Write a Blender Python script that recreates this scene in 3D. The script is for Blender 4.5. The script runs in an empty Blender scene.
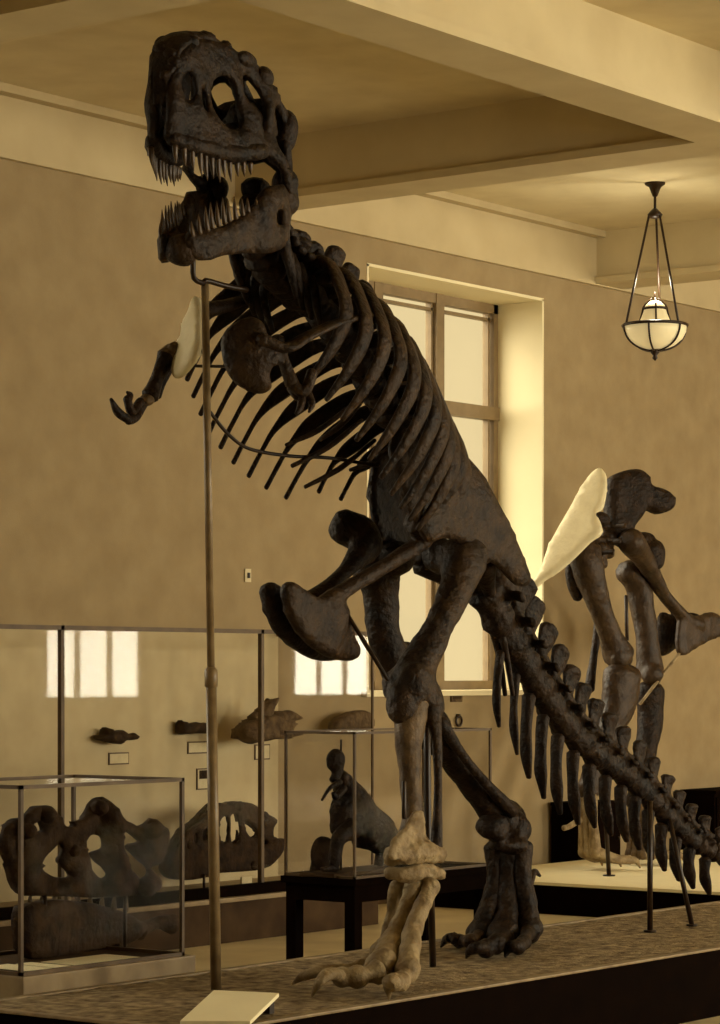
import bpy, bmesh, math, random
from mathutils import Vector, Matrix, noise
from mathutils.geometry import delaunay_2d_cdt

random.seed(7)
V = Vector
SC = bpy.context.scene
COL = SC.collection

# ------------------------------------------------------------------ camera
FPX, CAMH, HORIZ, YAW = 2700.0, 2.25, 673.0, math.radians(37.07)
cam_d = bpy.data.cameras.new('camera')
cam = bpy.data.objects.new('camera', cam_d)
COL.objects.link(cam)
cam.location = (0, 0, CAMH)
cam.rotation_euler = (math.pi / 2, 0, YAW - math.pi / 2)
cam_d.sensor_fit = 'HORIZONTAL'
cam_d.sensor_width = 36.0
cam_d.lens = FPX / 720 * 36.0
cam_d.shift_y = (HORIZ - 512) / 720.0
cam_d.clip_end = 300
SC.camera = cam

# ------------------------------------------------------------------ light
SKY = (0.86, 0.675, 0.345)
w = bpy.data.worlds.new('sky')
SC.world = w
w.use_nodes = True
w.node_tree.nodes['Background'].inputs[0].default_value = (*SKY, 1)
w.node_tree.nodes['Background'].inputs[1].default_value = 0.86
SC.view_settings.view_transform = 'Standard'
SC.view_settings.look = 'None'
SC.view_settings.gamma = 1.0
SC.view_settings.exposure = 0.22
SC.view_settings.use_curve_mapping = False
SC.cycles.use_denoising = True
SC.cycles.max_bounces = 6
SC.cycles.transparent_max_bounces = 16


def sun(name, direction, energy, angle):
    l = bpy.data.lights.new(name, 'SUN')
    l.energy = energy
    l.angle = math.radians(angle)
    l.color = (1, 0.92, 0.70)
    o = bpy.data.objects.new(name, l)
    COL.objects.link(o)
    o.rotation_euler = (-V(direction)).to_track_quat('-Z', 'Y').to_euler()
    o.location = (18, 30, 20)
    return o


sun('sun_through_windows', (-0.38, 0.60, 0.46), 10.5, 80)


def window_light(x, z, sx, sz, watts):
    l = bpy.data.lights.new('window_light', 'AREA')
    l.shape = 'RECTANGLE'
    l.size, l.size_y = sx, sz
    l.energy = watts
    l.color = (1, 0.92, 0.70)
    o = bpy.data.objects.new('window_light', l)
    COL.objects.link(o)
    o.location = (x, -5.9, z)
    o.rotation_euler = (math.pi / 2, 0, 0)


# daylight from the row of windows in the opposite wall, behind the camera
OPP = (15.5, 22.5, 29.8, 37.8, 45.2)
for _x in OPP:
    window_light(_x, 3.6, 2.6, 3.6, 900)

# ------------------------------------------------------------------ pixel -> place
FWD = V((math.cos(YAW), math.sin(YAW), 0))
RGT = V((math.sin(YAW), -math.cos(YAW), 0))
EYE = V((0, 0, CAMH))


def ray(px, py):
    return FWD + RGT * ((px - 360) / FPX) + V((0, 0, -(py - HORIZ) / FPX))


def PY(px, py, y):
    r = ray(px, py)
    return EYE + r * (y / r.y)


def PX(px, py, x):
    r = ray(px, py)
    return EYE + r * (x / r.x)


def PZ(px, py, z):
    r = ray(px, py)
    return EYE + r * ((z - CAMH) / r.z)


def PP(px, py, p0, n):
    r = ray(px, py)
    return EYE + r * ((V(p0) - EYE).dot(V(n)) / r.dot(V(n)))


# ------------------------------------------------------------------ materials
def sep(v):
    return (v, 0.91 * v ** 1.19, 0.60 * v ** 1.40)


MATS = {}


def mat(name, v, rough=0.7, var=0.25, scale=6.0, bump=0.0, bscale=None, spec=0.3, emit=0.0, detail=4.0, rgb=None):
    m = bpy.data.materials.new(name)
    m.use_nodes = True
    nt = m.node_tree
    b = nt.nodes['Principled BSDF']
    b.inputs['Roughness'].default_value = rough
    b.inputs['Specular IOR Level'].default_value = spec
    tc = nt.nodes.new('ShaderNodeTexCoord')
    nz = nt.nodes.new('ShaderNodeTexNoise')
    nz.inputs['Scale'].default_value = scale
    nz.inputs['Detail'].default_value = detail
    nt.links.new(tc.outputs['Object'], nz.inputs['Vector'])
    cr = nt.nodes.new('ShaderNodeValToRGB')
    cr.color_ramp.elements[0].position = 0.3
    cr.color_ramp.elements[1].position = 0.7
    lo, hi = v * (1 - var), v * (1 + var)
    cr.color_ramp.elements[0].color = (*sep(lo), 1)
    cr.color_ramp.elements[1].color = (*sep(min(hi, 0.95)), 1)
    nt.links.new(nz.outputs['Fac'], cr.inputs['Fac'])
    nt.links.new(cr.outputs['Color'], b.inputs['Base Color'])
    if bump:
        bp = nt.nodes.new('ShaderNodeBump')
        bp.inputs['Strength'].default_value = bump
        bp.inputs['Distance'].default_value = 0.03
        n2 = nt.nodes.new('ShaderNodeTexNoise')
        n2.inputs['Scale'].default_value = bscale or scale * 3
        n2.inputs['Detail'].default_value = 6
        nt.links.new(tc.outputs['Object'], n2.inputs['Vector'])
        nt.links.new(n2.outputs['Fac'], bp.inputs['Height'])
        nt.links.new(bp.outputs['Normal'], b.inputs['Normal'])
    if emit:
        b.inputs['Emission Color'].default_value = (*SKY, 1)
        b.inputs['Emission Strength'].default_value = emit
    MATS[name] = m
    return m


def glass_mat(name, ior=1.5, tint=0.96):
    m = bpy.data.materials.new(name)
    m.use_nodes = True
    nt = m.node_tree
    nt.nodes.clear()
    out = nt.nodes.new('ShaderNodeOutputMaterial')
    mix = nt.nodes.new('ShaderNodeMixShader')
    tr = nt.nodes.new('ShaderNodeBsdfTransparent')
    tr.inputs[0].default_value = (tint, tint, tint, 1)
    gl = nt.nodes.new('ShaderNodeBsdfGlossy')
    gl.inputs['Roughness'].default_value = 0.02
    lw = nt.nodes.new('ShaderNodeLayerWeight')
    f0 = ((ior - 1) / (ior + 1)) ** 2
    pw = nt.nodes.new('ShaderNodeMath')
    pw.operation = 'POWER'
    pw.inputs[1].default_value = 5.0
    ma = nt.nodes.new('ShaderNodeMath')
    ma.operation = 'MULTIPLY_ADD'
    ma.inputs[1].default_value = 1 - f0
    ma.inputs[2].default_value = f0
    nt.links.new(lw.outputs['Facing'], pw.inputs[0])
    nt.links.new(pw.outputs[0], ma.inputs[0])
    nt.links.new(ma.outputs[0], mix.inputs[0])
    nt.links.new(tr.outputs[0], mix.inputs[1])
    nt.links.new(gl.outputs[0], mix.inputs[2])
    nt.links.new(mix.outputs[0], out.inputs[0])
    return m


M_WALL = mat('wall_plaster', 0.30, 0.9, 0.10, 3.0, 0.05, 60)
M_FRIEZE = mat('frieze_paint', 0.50, 0.9, 0.06, 2.0)
M_CEIL = mat('ceiling_plaster', 0.64, 0.9, 0.08, 2.0)
M_BEAM = mat('beam_plaster', 0.60, 0.9, 0.06, 2.0)
M_REVEAL = mat('reveal_paint', 0.78, 0.6, 0.02, 2.0)
M_WINWOOD = mat('window_wood', 0.22, 0.5, 0.1, 8)
M_FLOOR = mat('floor_stone', 0.60, 0.5, 0.12, 2.0, spec=0.2)
M_SAND = mat('platform_sand', 0.24, 0.95, 0.6, 13.0, 0.9, 40)
M_BLACK = mat('black_wood', 0.004, 0.8, 0.3, 6, spec=0.02)
M_EDGE = mat('worn_edge_wood', 0.24, 0.5, 0.3, 9)  # wood trim, pale to paint in the highlight along the platform edge
M_CASEWOOD = mat('case_wood', 0.10, 0.5, 0.3, 6)
M_PALEWOOD = mat('pale_case_wood', 0.26, 0.5, 0.2, 6)
M_DARKWOOD = mat('dark_base_wood', 0.05, 0.7, 0.35, 4, spec=0.12)
M_PANEL = mat('case_back_linen', 0.52, 0.9, 0.06, 5)
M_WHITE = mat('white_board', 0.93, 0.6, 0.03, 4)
M_CARD = mat('label_paper', 0.62, 0.8, 0.06, 20)
M_INK = mat('dark_ink', 0.05, 0.8, 0.1, 20)
M_BONE = mat('dark_bone', 0.015, 0.55, 0.75, 9, 0.7, 26, 0.2)
M_BONE_BROWN = mat('brown_bone', 0.026, 0.55, 0.75, 9, 0.7, 26, 0.22)
M_BONE_PALE = mat('pale_bone', 0.26, 0.6, 0.4, 10, 0.6, 30, 0.25)  # restored paler bone, with light falling on the feet put into its colour
M_BONE_MID = mat('mid_bone', 0.10, 0.55, 0.55, 9, 0.45, 28, 0.3)
M_BONE2 = mat('second_bone', 0.035, 0.5, 0.5, 8, 0.4, 26, 0.3)
M_BONE_LIT = mat('plaster_bone', 0.80, 0.6, 0.06, 8, 0.2, 24)  # bone with strong window light put into its colour
M_TOOTH = mat('tooth_enamel', 0.06, 0.35, 0.4, 14)
M_IRON = mat('iron', 0.02, 0.4, 0.3, 10)
M_BRASS = mat('dull_brass_pole', 0.20, 0.35, 0.25, 8)
M_BRONZE = mat('bronze', 0.025, 0.4, 0.3, 10)
M_FOSSIL = mat('fossil_stone', 0.03, 0.75, 0.6, 10, 0.6, 24, 0.15)
M_FOSSIL_L = mat('light_fossil_stone', 0.085, 0.8, 0.5, 14, 0.6, 30)
M_OPAL = mat('opal_glass', 0.85, 0.3, 0.03, 4, emit=0.25)
M_GLASS = glass_mat('case_glass', 1.10)
M_GLASS_WALL = glass_mat('wall_case_glass', 1.22)
M_PANE = glass_mat('window_glass', 1.3, 0.99)

# ------------------------------------------------------------------ mesh builder
OFF = {}


def catmull(pts, sub):
    if len(pts) < 3 or sub < 2:
        if len(pts) == 2 and sub >= 2:
            return [pts[0].lerp(pts[1], i / sub) for i in range(sub + 1)]
        return list(pts)
    out = []
    n = len(pts)
    for i in range(n - 1):
        p0 = pts[i - 1] if i > 0 else pts[i] * 2 - pts[i + 1]
        p1, p2 = pts[i], pts[i + 1]
        p3 = pts[i + 2] if i + 2 < n else pts[i + 1] * 2 - pts[i]
        for k in range(sub):
            t = k / sub
            out.append(0.5 * ((2 * p1) + (p2 - p0) * t + (2 * p0 - 5 * p1 + 4 * p2 - p3) * t * t + (3 * p1 - p0 - 3 * p2 + p3) * t ** 3))
    out.append(pts[-1].copy())
    return out


def inside(p, poly):
    x, y = p
    c = False
    j = len(poly) - 1
    for i in range(len(poly)):
        xi, yi = poly[i]
        xj, yj = poly[j]
        if (yi > y) != (yj > y) and x < (xj - xi) * (y - yi) / (yj - yi) + xi:
            c = not c
        j = i
    return c


def smooth_loop(poly, sub=4):
    pts = [V((p[0], p[1], 0)) for p in poly]
    n = len(pts)
    out = []
    for i in range(n):
        p0, p1, p2, p3 = pts[i - 1], pts[i], pts[(i + 1) % n], pts[(i + 2) % n]
        for k in range(sub):
            t = k / sub
            q = 0.5 * ((2 * p1) + (p2 - p0) * t + (2 * p0 - 5 * p1 + 4 * p2 - p3) * t * t + (3 * p1 - p0 - 3 * p2 + p3) * t ** 3)
            out.append((q.x, q.y))
    return out


class MB:
    def __init__(self):
        self.bm = bmesh.new()

    def box(self, lo, hi, bevel=0.0):
        lo, hi = V(lo), V(hi)
        c, s = (lo + hi) / 2, hi - lo
        r = bmesh.ops.create_cube(self.bm, size=1.0, matrix=Matrix.Translation(c) @ Matrix.Diagonal((s.x, s.y, s.z, 1)))
        if bevel:
            es = list({e for v in r['verts'] for e in v.link_edges})
            bmesh.ops.bevel(self.bm, geom=es, offset=bevel, segments=2, affect='EDGES', profile=0.7)
        return self

    def tube(self, pts, rad, seg=10, sub=4, up=None, jit=0.0, freq=9.0, cap=True):
        pts = [V(p) for p in pts]
        rr = [V((r, r, 0)) if not isinstance(r, tuple) else V((r[0], r[1], 0)) for r in (rad if isinstance(rad, list) else [rad] * len(pts))]
        P = catmull(pts, sub)
        R = catmull(rr, sub)
        n = len(P)
        if up is None:
            d = (P[-1] - P[0]).normalized()
            up = V((0, 1, 0)) if abs(d.y) < 0.8 else V((1, 0, 0))
        rings = []
        bm = self.bm
        tang = []
        for i in range(n):
            t = (P[min(i + 1, n - 1)] - P[max(i - 1, 0)])
            tang.append(t.normalized() if t.length > 1e-9 else V((0, 0, 1)))

        def ring(c, t, ra, rb):
            a = t.cross(up)
            a = a.normalized() if a.length > 1e-6 else t.orthogonal().normalized()
            b = a.cross(t)
            vs = []
            for k in range(seg):
                an = 2 * math.pi * k / seg
                o = a * (math.cos(an) * ra) + b * (math.sin(an) * rb)
                p = c + o
                if jit:
                    p = p + o * (jit * noise.noise(p * freq))
                vs.append(bm.verts.new(p))
            return vs
        if cap:
            rings.append(ring(P[0] - tang[0] * (0.45 * min(R[0].x, R[0].y)), tang[0], R[0].x * .6, R[0].y * .6))
        for i in range(n):
            rings.append(ring(P[i], tang[i], max(R[i].x, 1e-4), max(R[i].y, 1e-4)))
        if cap:
            rings.append(ring(P[-1] + tang[-1] * (0.45 * min(R[-1].x, R[-1].y)), tang[-1], R[-1].x * .6, R[-1].y * .6))
        for a, b in zip(rings, rings[1:]):
            for k in range(seg):
                bm.faces.new((a[k], a[(k + 1) % seg], b[(k + 1) % seg], b[k]))
        bm.faces.new(list(reversed(rings[0])))
        bm.faces.new(rings[-1])
        return self

    def blob(self, c, r, rot=None, jit=0.0, freq=6.0, sub=3):
        r = (r, r, r) if not isinstance(r, tuple) else r
        m = Matrix.Translation(V(c)) @ (rot.to_4x4() if rot else Matrix.Identity(4)) @ Matrix.Diagonal((*r, 1))
        q = bmesh.ops.create_icosphere(self.bm, subdivisions=sub, radius=1.0, matrix=m)
        if jit:
            for v in q['verts']:
                v.co += (v.co - V(c)) * (jit * noise.noise(v.co * freq))
        return self

    def plate(self, outline, holes, fmap, thick, res, sub=4, jit=0.0, edge=0.45, freq=5.0):
        """a slab with holes: outline and holes in (u, v), fmap -> place, thick in metres"""
        O = smooth_loop(outline, sub) if sub > 1 else [tuple(p) for p in outline]
        Hs = [smooth_loop(h, sub) if sub > 1 else [tuple(p) for p in h] for h in holes]
        vs, es = [], []
        for lp in [O] + Hs:
            b = len(vs)
            vs += [V(p) for p in lp]
            es += [(b + i, b + (i + 1) % len(lp)) for i in range(len(lp))]
        nb = len(vs)
        us = [p[0] for p in O]
        vv = [p[1] for p in O]
        bpts = list(vs)
        x = min(us)
        while x < max(us):
            y = min(vv)
            while y < max(vv):
                p = (x + random.uniform(-.2, .2) * res, y + random.uniform(-.2, .2) * res)
                if inside(p, O) and not any(inside(p, h) for h in Hs):
                    if min((q - V(p)).length_squared for q in bpts) > (res * .45) ** 2:
                        vs.append(V(p))
                y += res
            x += res
        V2, _, F2, _, _, _ = delaunay_2d_cdt(vs, es, [], 0, 1e-6)
        faces = []
        for f in F2:
            c = (sum(V2[i].x for i in f) / len(f), sum(V2[i].y for i in f) / len(f))
            if inside(c, O) and not any(inside(c, h) for h in Hs):
                faces.append(list(f))
        cnt = {}
        for f in faces:
            for i in range(len(f)):
                e = (f[i], f[(i + 1) % len(f)])
                cnt[frozenset(e)] = cnt.get(frozenset(e), 0) + 1
        bnd = {i for e, k in cnt.items() if k == 1 for i in e}
        used = sorted({i for f in faces for i in f})
        h = res * .2
        top, bot = {}, {}
        for i in used:
            u, v = V2[i].x, V2[i].y
            p = V(fmap(u, v))
            n = (V(fmap(u + h, v)) - p).cross(V(fmap(u, v + h)) - p)
            n = n.normalized() if n.length > 1e-12 else V((0, 1, 0))
            t = thick(u, v) if callable(thick) else thick
            t *= .5 * (edge if i in bnd else 1.0)
            j = n * (jit * noise.noise(p * freq)) if jit else V((0, 0, 0))
            top[i] = self.bm.verts.new(p + n * t + j)
            bot[i] = self.bm.verts.new(p - n * t + j)
        for f in faces:
            self.bm.faces.new([top[i] for i in f])
            self.bm.faces.new([bot[i] for i in reversed(f)])
            for i in range(len(f)):
                a, b = f[i], f[(i + 1) % len(f)]
                if cnt[frozenset((a, b))] == 1:
                    self.bm.faces.new((top[b], top[a], bot[a], bot[b]))
        return self

    def lathe(self, c, prof, seg=24):
        rings = []
        c = V(c)
        for r, z in prof:
            rings.append([self.bm.verts.new(c + V((r * math.cos(2 * math.pi * k / seg), r * math.sin(2 * math.pi * k / seg), z))) for k in range(seg)])
        for a, b in zip(rings, rings[1:]):
            for k in range(seg):
                self.bm.faces.new((a[k], a[(k + 1) % seg], b[(k + 1) % seg], b[k]))
        self.bm.faces.new(list(reversed(rings[0])))
        self.bm.faces.new(rings[-1])
        return self

    def xform(self, m):
        bmesh.ops.transform(self.bm, matrix=m, verts=self.bm.verts)
        return self

    def build(self, name, material, parent=None, origin=None, smooth=True, remesh=0.0, disp=0.0, dscale=0.12):
        off = OFF[parent.name] if parent else V(origin or (0, 0, 0))
        bmesh.ops.translate(self.bm, verts=self.bm.verts, vec=-off)
        bmesh.ops.recalc_face_normals(self.bm, faces=self.bm.faces)
        for f in self.bm.faces:
            f.smooth = smooth
        me = bpy.data.meshes.new(name)
        self.bm.to_mesh(me)
        self.bm.free()
        me.materials.append(material)
        o = bpy.data.objects.new(name, me)
        COL.objects.link(o)
        if parent:
            o.parent = parent
        else:
            o.location = off
        OFF[o.name] = off
        if remesh:
            m = o.modifiers.new('remesh', 'REMESH')
            m.mode = 'VOXEL'
            m.voxel_size = remesh
            m.use_smooth_shade = True
            s = o.modifiers.new('smooth', 'SMOOTH')
            s.iterations = 3
        if disp:
            d = o.modifiers.new('lumps', 'DISPLACE')
            d.texture = cloud(dscale)
            d.texture_coords = 'LOCAL'
            d.strength = disp
            d.mid_level = 0.5
        return o


CLOUD = {}


def cloud(s):
    if s not in CLOUD:
        t = bpy.data.textures.new('clouds', 'CLOUDS')
        t.noise_scale = s
        t.noise_depth = 3
        CLOUD[s] = t
    return CLOUD[s]


def tag(o, label=None, cat=None, group=None, kind=None):
    if label:
        o['label'] = label
    if cat:
        o['category'] = cat
    if group:
        o['group'] = group
    if kind:
        o['kind'] = kind
    return o


def thing(name, loc, label, cat, group=None):
    o = bpy.data.objects.new(name, None)
    COL.objects.link(o)
    o.location = loc
    o.empty_display_size = 0.2
    OFF[o.name] = V(loc)
    return tag(o, label, cat, group)


def struct(o):
    o['kind'] = 'structure'
    return o


# ------------------------------------------------------------------ the room
YW, ZC, ZB = 15.7, 7.05, 6.48          # back wall, ceiling, beam underside
X0, X1 = -8.0, 50.0
WIN = [(20.9, 24.0), (10.2, 13.3), (4.8, 7.9)]      # in view, left neighbour, unseen third added so sun reaches the near foot
WZ0, WZ1 = 2.07, 6.21
WD = 0.68


def build_room():
    struct(MB().box((X0, -6, -.2), (X1, YW + WD, 0)).build('floor', M_FLOOR, smooth=False))
    struct(MB().box((X0, -6, ZC), (X1, YW + WD, ZC + .2)).build('ceiling', M_CEIL, smooth=False))
    xs = [X0] + [x for a in sorted(WIN) for x in a] + [X1]
    m = MB()
    for i in range(0, len(xs) - 1, 2):
        m.box((xs[i], YW, 0), (xs[i + 1], YW + WD, ZC))
    for a, b in WIN:
        m.box((a, YW, 0), (b, YW + WD, WZ0))
        m.box((a, YW, WZ1), (b, YW + WD, ZC))
    struct(m.build('wall_back', M_WALL, smooth=False))
    struct(MB().box((X1, -6, 0), (X1 + .2, YW + WD, ZC)).build('wall_right', M_WALL, smooth=False))
    struct(MB().box((X0 - .2, -6, 0), (X0, YW + WD, ZC)).build('wall_left', M_WALL, smooth=False))
    struct(MB().box((X0, -6.2, 0), (X1, -6, ZC)).build('wall_front', M_WALL, smooth=False))
    # frieze and its mouldings along the wall
    struct(MB().box((X0, YW - .04, ZB), (X1, YW + .01, ZC)).build('trim_1', M_FRIEZE, smooth=False))
    struct(MB().box((X0, YW - .06, ZB - .012), (X1, YW + .01, ZB + .03)).build('trim_2', M_FRIEZE, smooth=False))
    struct(MB().box((X0, YW - .16, ZC - .07), (X1, YW + .01, ZC)).build('trim_3', M_FRIEZE, smooth=False))
    struct(MB().box((X0, YW - .03, 0), (X1, YW + .01, .22)).build('baseboard_back', M_CASEWOOD, smooth=False))
    # beams of the coffered ceiling
    n = 4
    for a, b in ((10.35, 10.8), (4.3, 4.75)):
        struct(MB().box((X0, a, ZB + .03), (X1, b, ZC)).box((X0, a - .05, ZB), (X1, b + .05, ZB + .07)).build('trim_%d' % n, M_BEAM, smooth=False))
        n += 1
    for a in (0.3, 6.4, 12.5, 18.85, 25.0, 31.1, 37.2, 43.3):
        b = a + .45
        struct(MB().box((a, -6, ZB + .03), (b, YW - .04, ZC)).box((a - .05, -6, ZB + .001), (b + .05, YW - .04, ZB + .07)).build('trim_%d' % n, M_BEAM, smooth=False))
        n += 1
    # the row of windows in the opposite wall
    for k, x in enumerate(OPP):
        m = MB()
        for dx in (-1.33, -.45, .45, 1.33):
            m.box((x + dx - .06, -6, 1.75), (x + dx + .06, -5.85, 5.45))
        for z in (1.75, 3.1, 5.4):
            m.box((x - 1.39, -6, z - .05), (x + 1.39, -5.85, z + .05))
        struct(m.build('window_%d' % (k + 4), M_WINWOOD, smooth=False))
    # windows: reveal lining, frame, panes
    for k, (a, b) in enumerate(WIN, 1):
        e = thing('window_%d' % k, ((a + b) / 2, YW + WD, WZ0), None, None)
        struct(e)
        t = .02
        MB().box((a - .01, YW - .004, WZ0), (a + t, YW + WD, WZ1)).box((b - t, YW - .004, WZ0), (b + .01, YW + WD, WZ1)) \
            .box((a - .01, YW - .004, WZ1 - t), (b + .01, YW + WD, WZ1 + .01)).build('window_reveal', M_REVEAL, e, smooth=False)
        MB().box((a - .1, YW - .07, WZ0 - .05), (b + .1, YW + WD, WZ0 + .005), .01).build('window_sill', M_REVEAL, e, smooth=False)
        f = MB()
        y0, y1 = YW + WD - .12, YW + WD - .02
        f.box((a, y0, WZ0), (a + .1, y1, WZ1)).box((b - .1, y0, WZ0), (b, y1, WZ1))
        f.box((a, y0, WZ1 - .12), (b, y1, WZ1)).box((a, y0, WZ0), (b, y1, WZ0 + .1))
        zt = 5.02
        f.box((a, y0 - .02, zt - .07), (b, y1, zt + .07))
        for x in (a + (b - a) * .30, a + (b - a) * .645):
            f.box((x - .07, y0 - .01, WZ0), (x + .07, y1, WZ1 - .02))
            for s in (-.1, .1):
                f.box((x + s - .015, y0 + .03, WZ0), (x + s + .015, y1, WZ1 - .02))
        f.box((b - .17, y0 + .03, WZ0), (b - .14, y1, WZ1 - .02))
        f.box((a, y0 + .03, WZ1 - .2), (b, y1, WZ1 - .17))
        f.build('window_frame', M_WINWOOD, e, smooth=False)
        MB().box((a + .02, y1 - .03, WZ0 + .02), (b - .03, y1 - .024, WZ1 - .03)).build('window_pane', M_PANE, e, smooth=False)


build_room()

# ------------------------------------------------------------------ platforms
PZ1 = 0.45
PL = thing('display_platform', (17, 9.65, 0), 'long low sand-topped platform with black sides under the big mounted skeleton', 'platform')
MB().box((10.35, 8.8, 0), (26, 10.56, PZ1 - .014)).build('platform_side', M_BLACK, PL, smooth=False)
MB().box((10.33, 8.78, PZ1 - .014), (26, 8.84, PZ1 + .004), .008).box((10.33, 8.84, PZ1 - .014), (10.39, 10.58, PZ1 + .004), .008) \
    .box((10.39, 10.52, PZ1 - .014), (26, 10.58, PZ1 + .004), .008).build('platform_edge', M_EDGE, PL, smooth=False)
g = MB()
nx, ny = 260, 30
grid = [[g.bm.verts.new((10.39 + (26 - 10.39) * i / nx, 8.84 + (10.52 - 8.84) * j / ny,
                         PZ1 + .012 * noise.noise(V((i * .3, j * .3, 0))) - .004)) for j in range(ny + 1)] for i in range(nx + 1)]
for i in range(nx):
    for j in range(ny):
        g.bm.faces.new((grid[i][j], grid[i + 1][j], grid[i + 1][j + 1], grid[i][j + 1]))
g.build('sand_surface', M_SAND, PL)

P2Z = 0.30
P2 = thing('display_platform', (24, 14.1, 0), 'low platform with white top and dark sides under the far leg mount', 'platform')
MB().box((21.15, 11.7, 0), (28.5, 15.1, P2Z - .03)).build('platform_side', M_BLACK, P2, smooth=False)
MB().box((21.12, 11.67, P2Z - .03), (28.53, 15.13, P2Z), .006).build('platform_top', M_WHITE, P2, smooth=False)


# ------------------------------------------------------------------ bone helpers
def frame(T, N):
    T = V(T).normalized()
    L = V(N).cross(T).normalized()
    N = T.cross(L).normalized()
    return T, N, L


def vertebra(c, T, N, s, spine, sw, trans, spread=0.0, zyg=True, lean=0.0):
    """centrum spool, arch, neural spine, two transverse processes; sizes in metres, s = centrum radius"""
    c = V(c)
    T, N, L = frame(T, N)
    m = MB()
    h = s * .95
    m.tube([c - T * h, c - T * h * .5, c, c + T * h * .5, c + T * h], [s, s * .86, s * .74, s * .86, s], 12, 3, N, .12)
    m.tube([c + N * s * .5, c + N * s * 1.5], [(s * .62, s * .6), (s * .5, s * .4)], 10, 3, T, .1)
    if spine:
        base = c + N * s * 1.1
        tip = c + N * (s + spine) - T * lean
        m.tube([base, base.lerp(tip, .4), base.lerp(tip, .8), tip],
               [(s * .34, sw * .75), (s * .22, sw * .8), (s * .34, sw), (s * .55, sw * .95)], 10, 4, T, .18)
    if trans:
        for sd in (-1, 1):
            a = c + N * s * .9 + L * sd * s * .4
            b = c + N * (s * 1.0 + spread) + L * sd * (s * .6 + trans)
            m.tube([a, a.lerp(b, .5), b], [(s * .45, s * .3), (s * .36, s * .2), (s * .4, s * .24)], 8, 3, N, .15)
    if zyg:
        for sd in (-1, 1):
            a = c + N * s * 1.15 + L * sd * s * .35
            m.tube([a, a + T * s * .9 + N * s * .25], [s * .3, s * .2], 8, 3, N, .1)
            m.tube([a, a - T * s * 1.0 + N * s * .35], [s * .3, s * .2], 8, 3, N, .1)
    return m


def long_bone(pts, rad, prox=(), dist=(), up=None, jit=.08):
    m = MB()
    m.tube(pts, rad, 14, 5, up, jit, 5)
    for c, r in list(prox) + list(dist):
        m.blob(c, r, jit=.18, freq=7)
    return m


def path(pts, n):
    P = catmull([V(p) for p in pts], 24)
    L = [0]
    for a, b in zip(P, P[1:]):
        L.append(L[-1] + (b - a).length)
    out = []
    k = 0
    for i in range(n):
        d = L[-1] * i / (n - 1)
        while k < len(L) - 2 and L[k + 1] < d:
            k += 1
        t = (d - L[k]) / max(L[k + 1] - L[k], 1e-9)
        out.append((P[k].lerp(P[k + 1], t), (P[k + 1] - P[k]).normalized()))
    return out


# ------------------------------------------------------------------ the big skeleton
YM = 9.85
REX = thing('dinosaur_skeleton', (13.6, 9.6, PZ1), 'towering dark mounted dinosaur skeleton striding upright with open jaws on the sand-topped platform', 'skeleton')


def mir(p, ym=YM):
    return V((p.x, 2 * ym - p.y, p.z))


# --- skull, in its own frame: x to the snout, y to its left, z up
def skull_w(u, v):
    pts = [(0, .25), (.12, .27), (.3, .28), (.45, .26), (.6, .21), (.8, .17), (1.05, .14), (1.2, .10), (1.3, .05)]
    for (a, wa), (b, wb) in zip(pts, pts[1:]):
        if u <= b:
            k = max(0, (u - a) / (b - a))
            k = k * k * (3 - 2 * k)
            r = wa + (wb - wa) * k
            break
    else:
        r = .05
    return r * (1.08 - .42 * max(0, v) / .7)


SK_TOP = [(-.02, .30), (.12, .42), (.3, .53), (.5, .61), (.75, .66), (1.0, .63), (1.18, .52), (1.28, .32), (1.31, .08)]


def sk_top(u):
    for (a, za), (b, zb) in zip(SK_TOP, SK_TOP[1:]):
        if u <= b:
            return za + (zb - za) * max(0, (u - a) / (b - a))
    return SK_TOP[-1][1]


SK_HOLES = [
    [(.07, .0), (.20, -.02), (.27, .14), (.20, .20), (.24, .34), (.15, .36), (.06, .24), (.10, .12)],
    [(.40, .16), (.46, .26), (.54, .38), (.52, .51), (.42, .48), (.36, .40), (.37, .28)],
    [(.62, .16), (.80, .14), (.90, .24), (.86, .40), (.72, .46), (.62, .36)],
    [(.95, .20), (1.02, .22), (1.01, .33), (.94, .33)],
    [(1.07, .28), (1.17, .24), (1.19, .34), (1.10, .42)],
]
SK_OUT = SK_TOP + [(1.28, -.02), (1.1, -.06), (.9, -.07), (.7, -.04), (.5, .03), (.35, .0), (.15, -.10), (.03, -.20), (-.05, -.16),
                   (.0, .02), (-.03, .16), (-.06, .25)]
JAW_OUT = [(-.08, .02), (.02, .07), (.18, .10), (.35, .11), (.55, .03), (.8, .0), (1.05, .02), (1.17, .03), (1.2, -.05), (1.12, -.13),
           (.9, -.15), (.65, -.19), (.4, -.24), (.18, -.22), (.03, -.12), (-.1, -.06)]
HEAD = PY(252, 172, 9.83)
hd = V((-.965, -.262, 0)).normalized()
PITCH = math.radians(-1)
hx = V((hd.x * math.cos(PITCH), hd.y * math.cos(PITCH), math.sin(PITCH)))
hy = V((0, 0, 1)).cross(hx).normalized()
hz = hx.cross(hy)
HM = Matrix.Translation(HEAD) @ Matrix((hx, hy, hz)).transposed().to_4x4()
JA = math.radians(20)
HM_ = HM
HM = HM_ @ Matrix.Diagonal((.93, .93, .89, 1))
JM = HM_ @ Matrix.Translation((.02, 0, -.16)) @ Matrix.Rotation(JA, 4, 'Y') @ Matrix.Diagonal((.90, .93, 1, 1))


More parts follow.
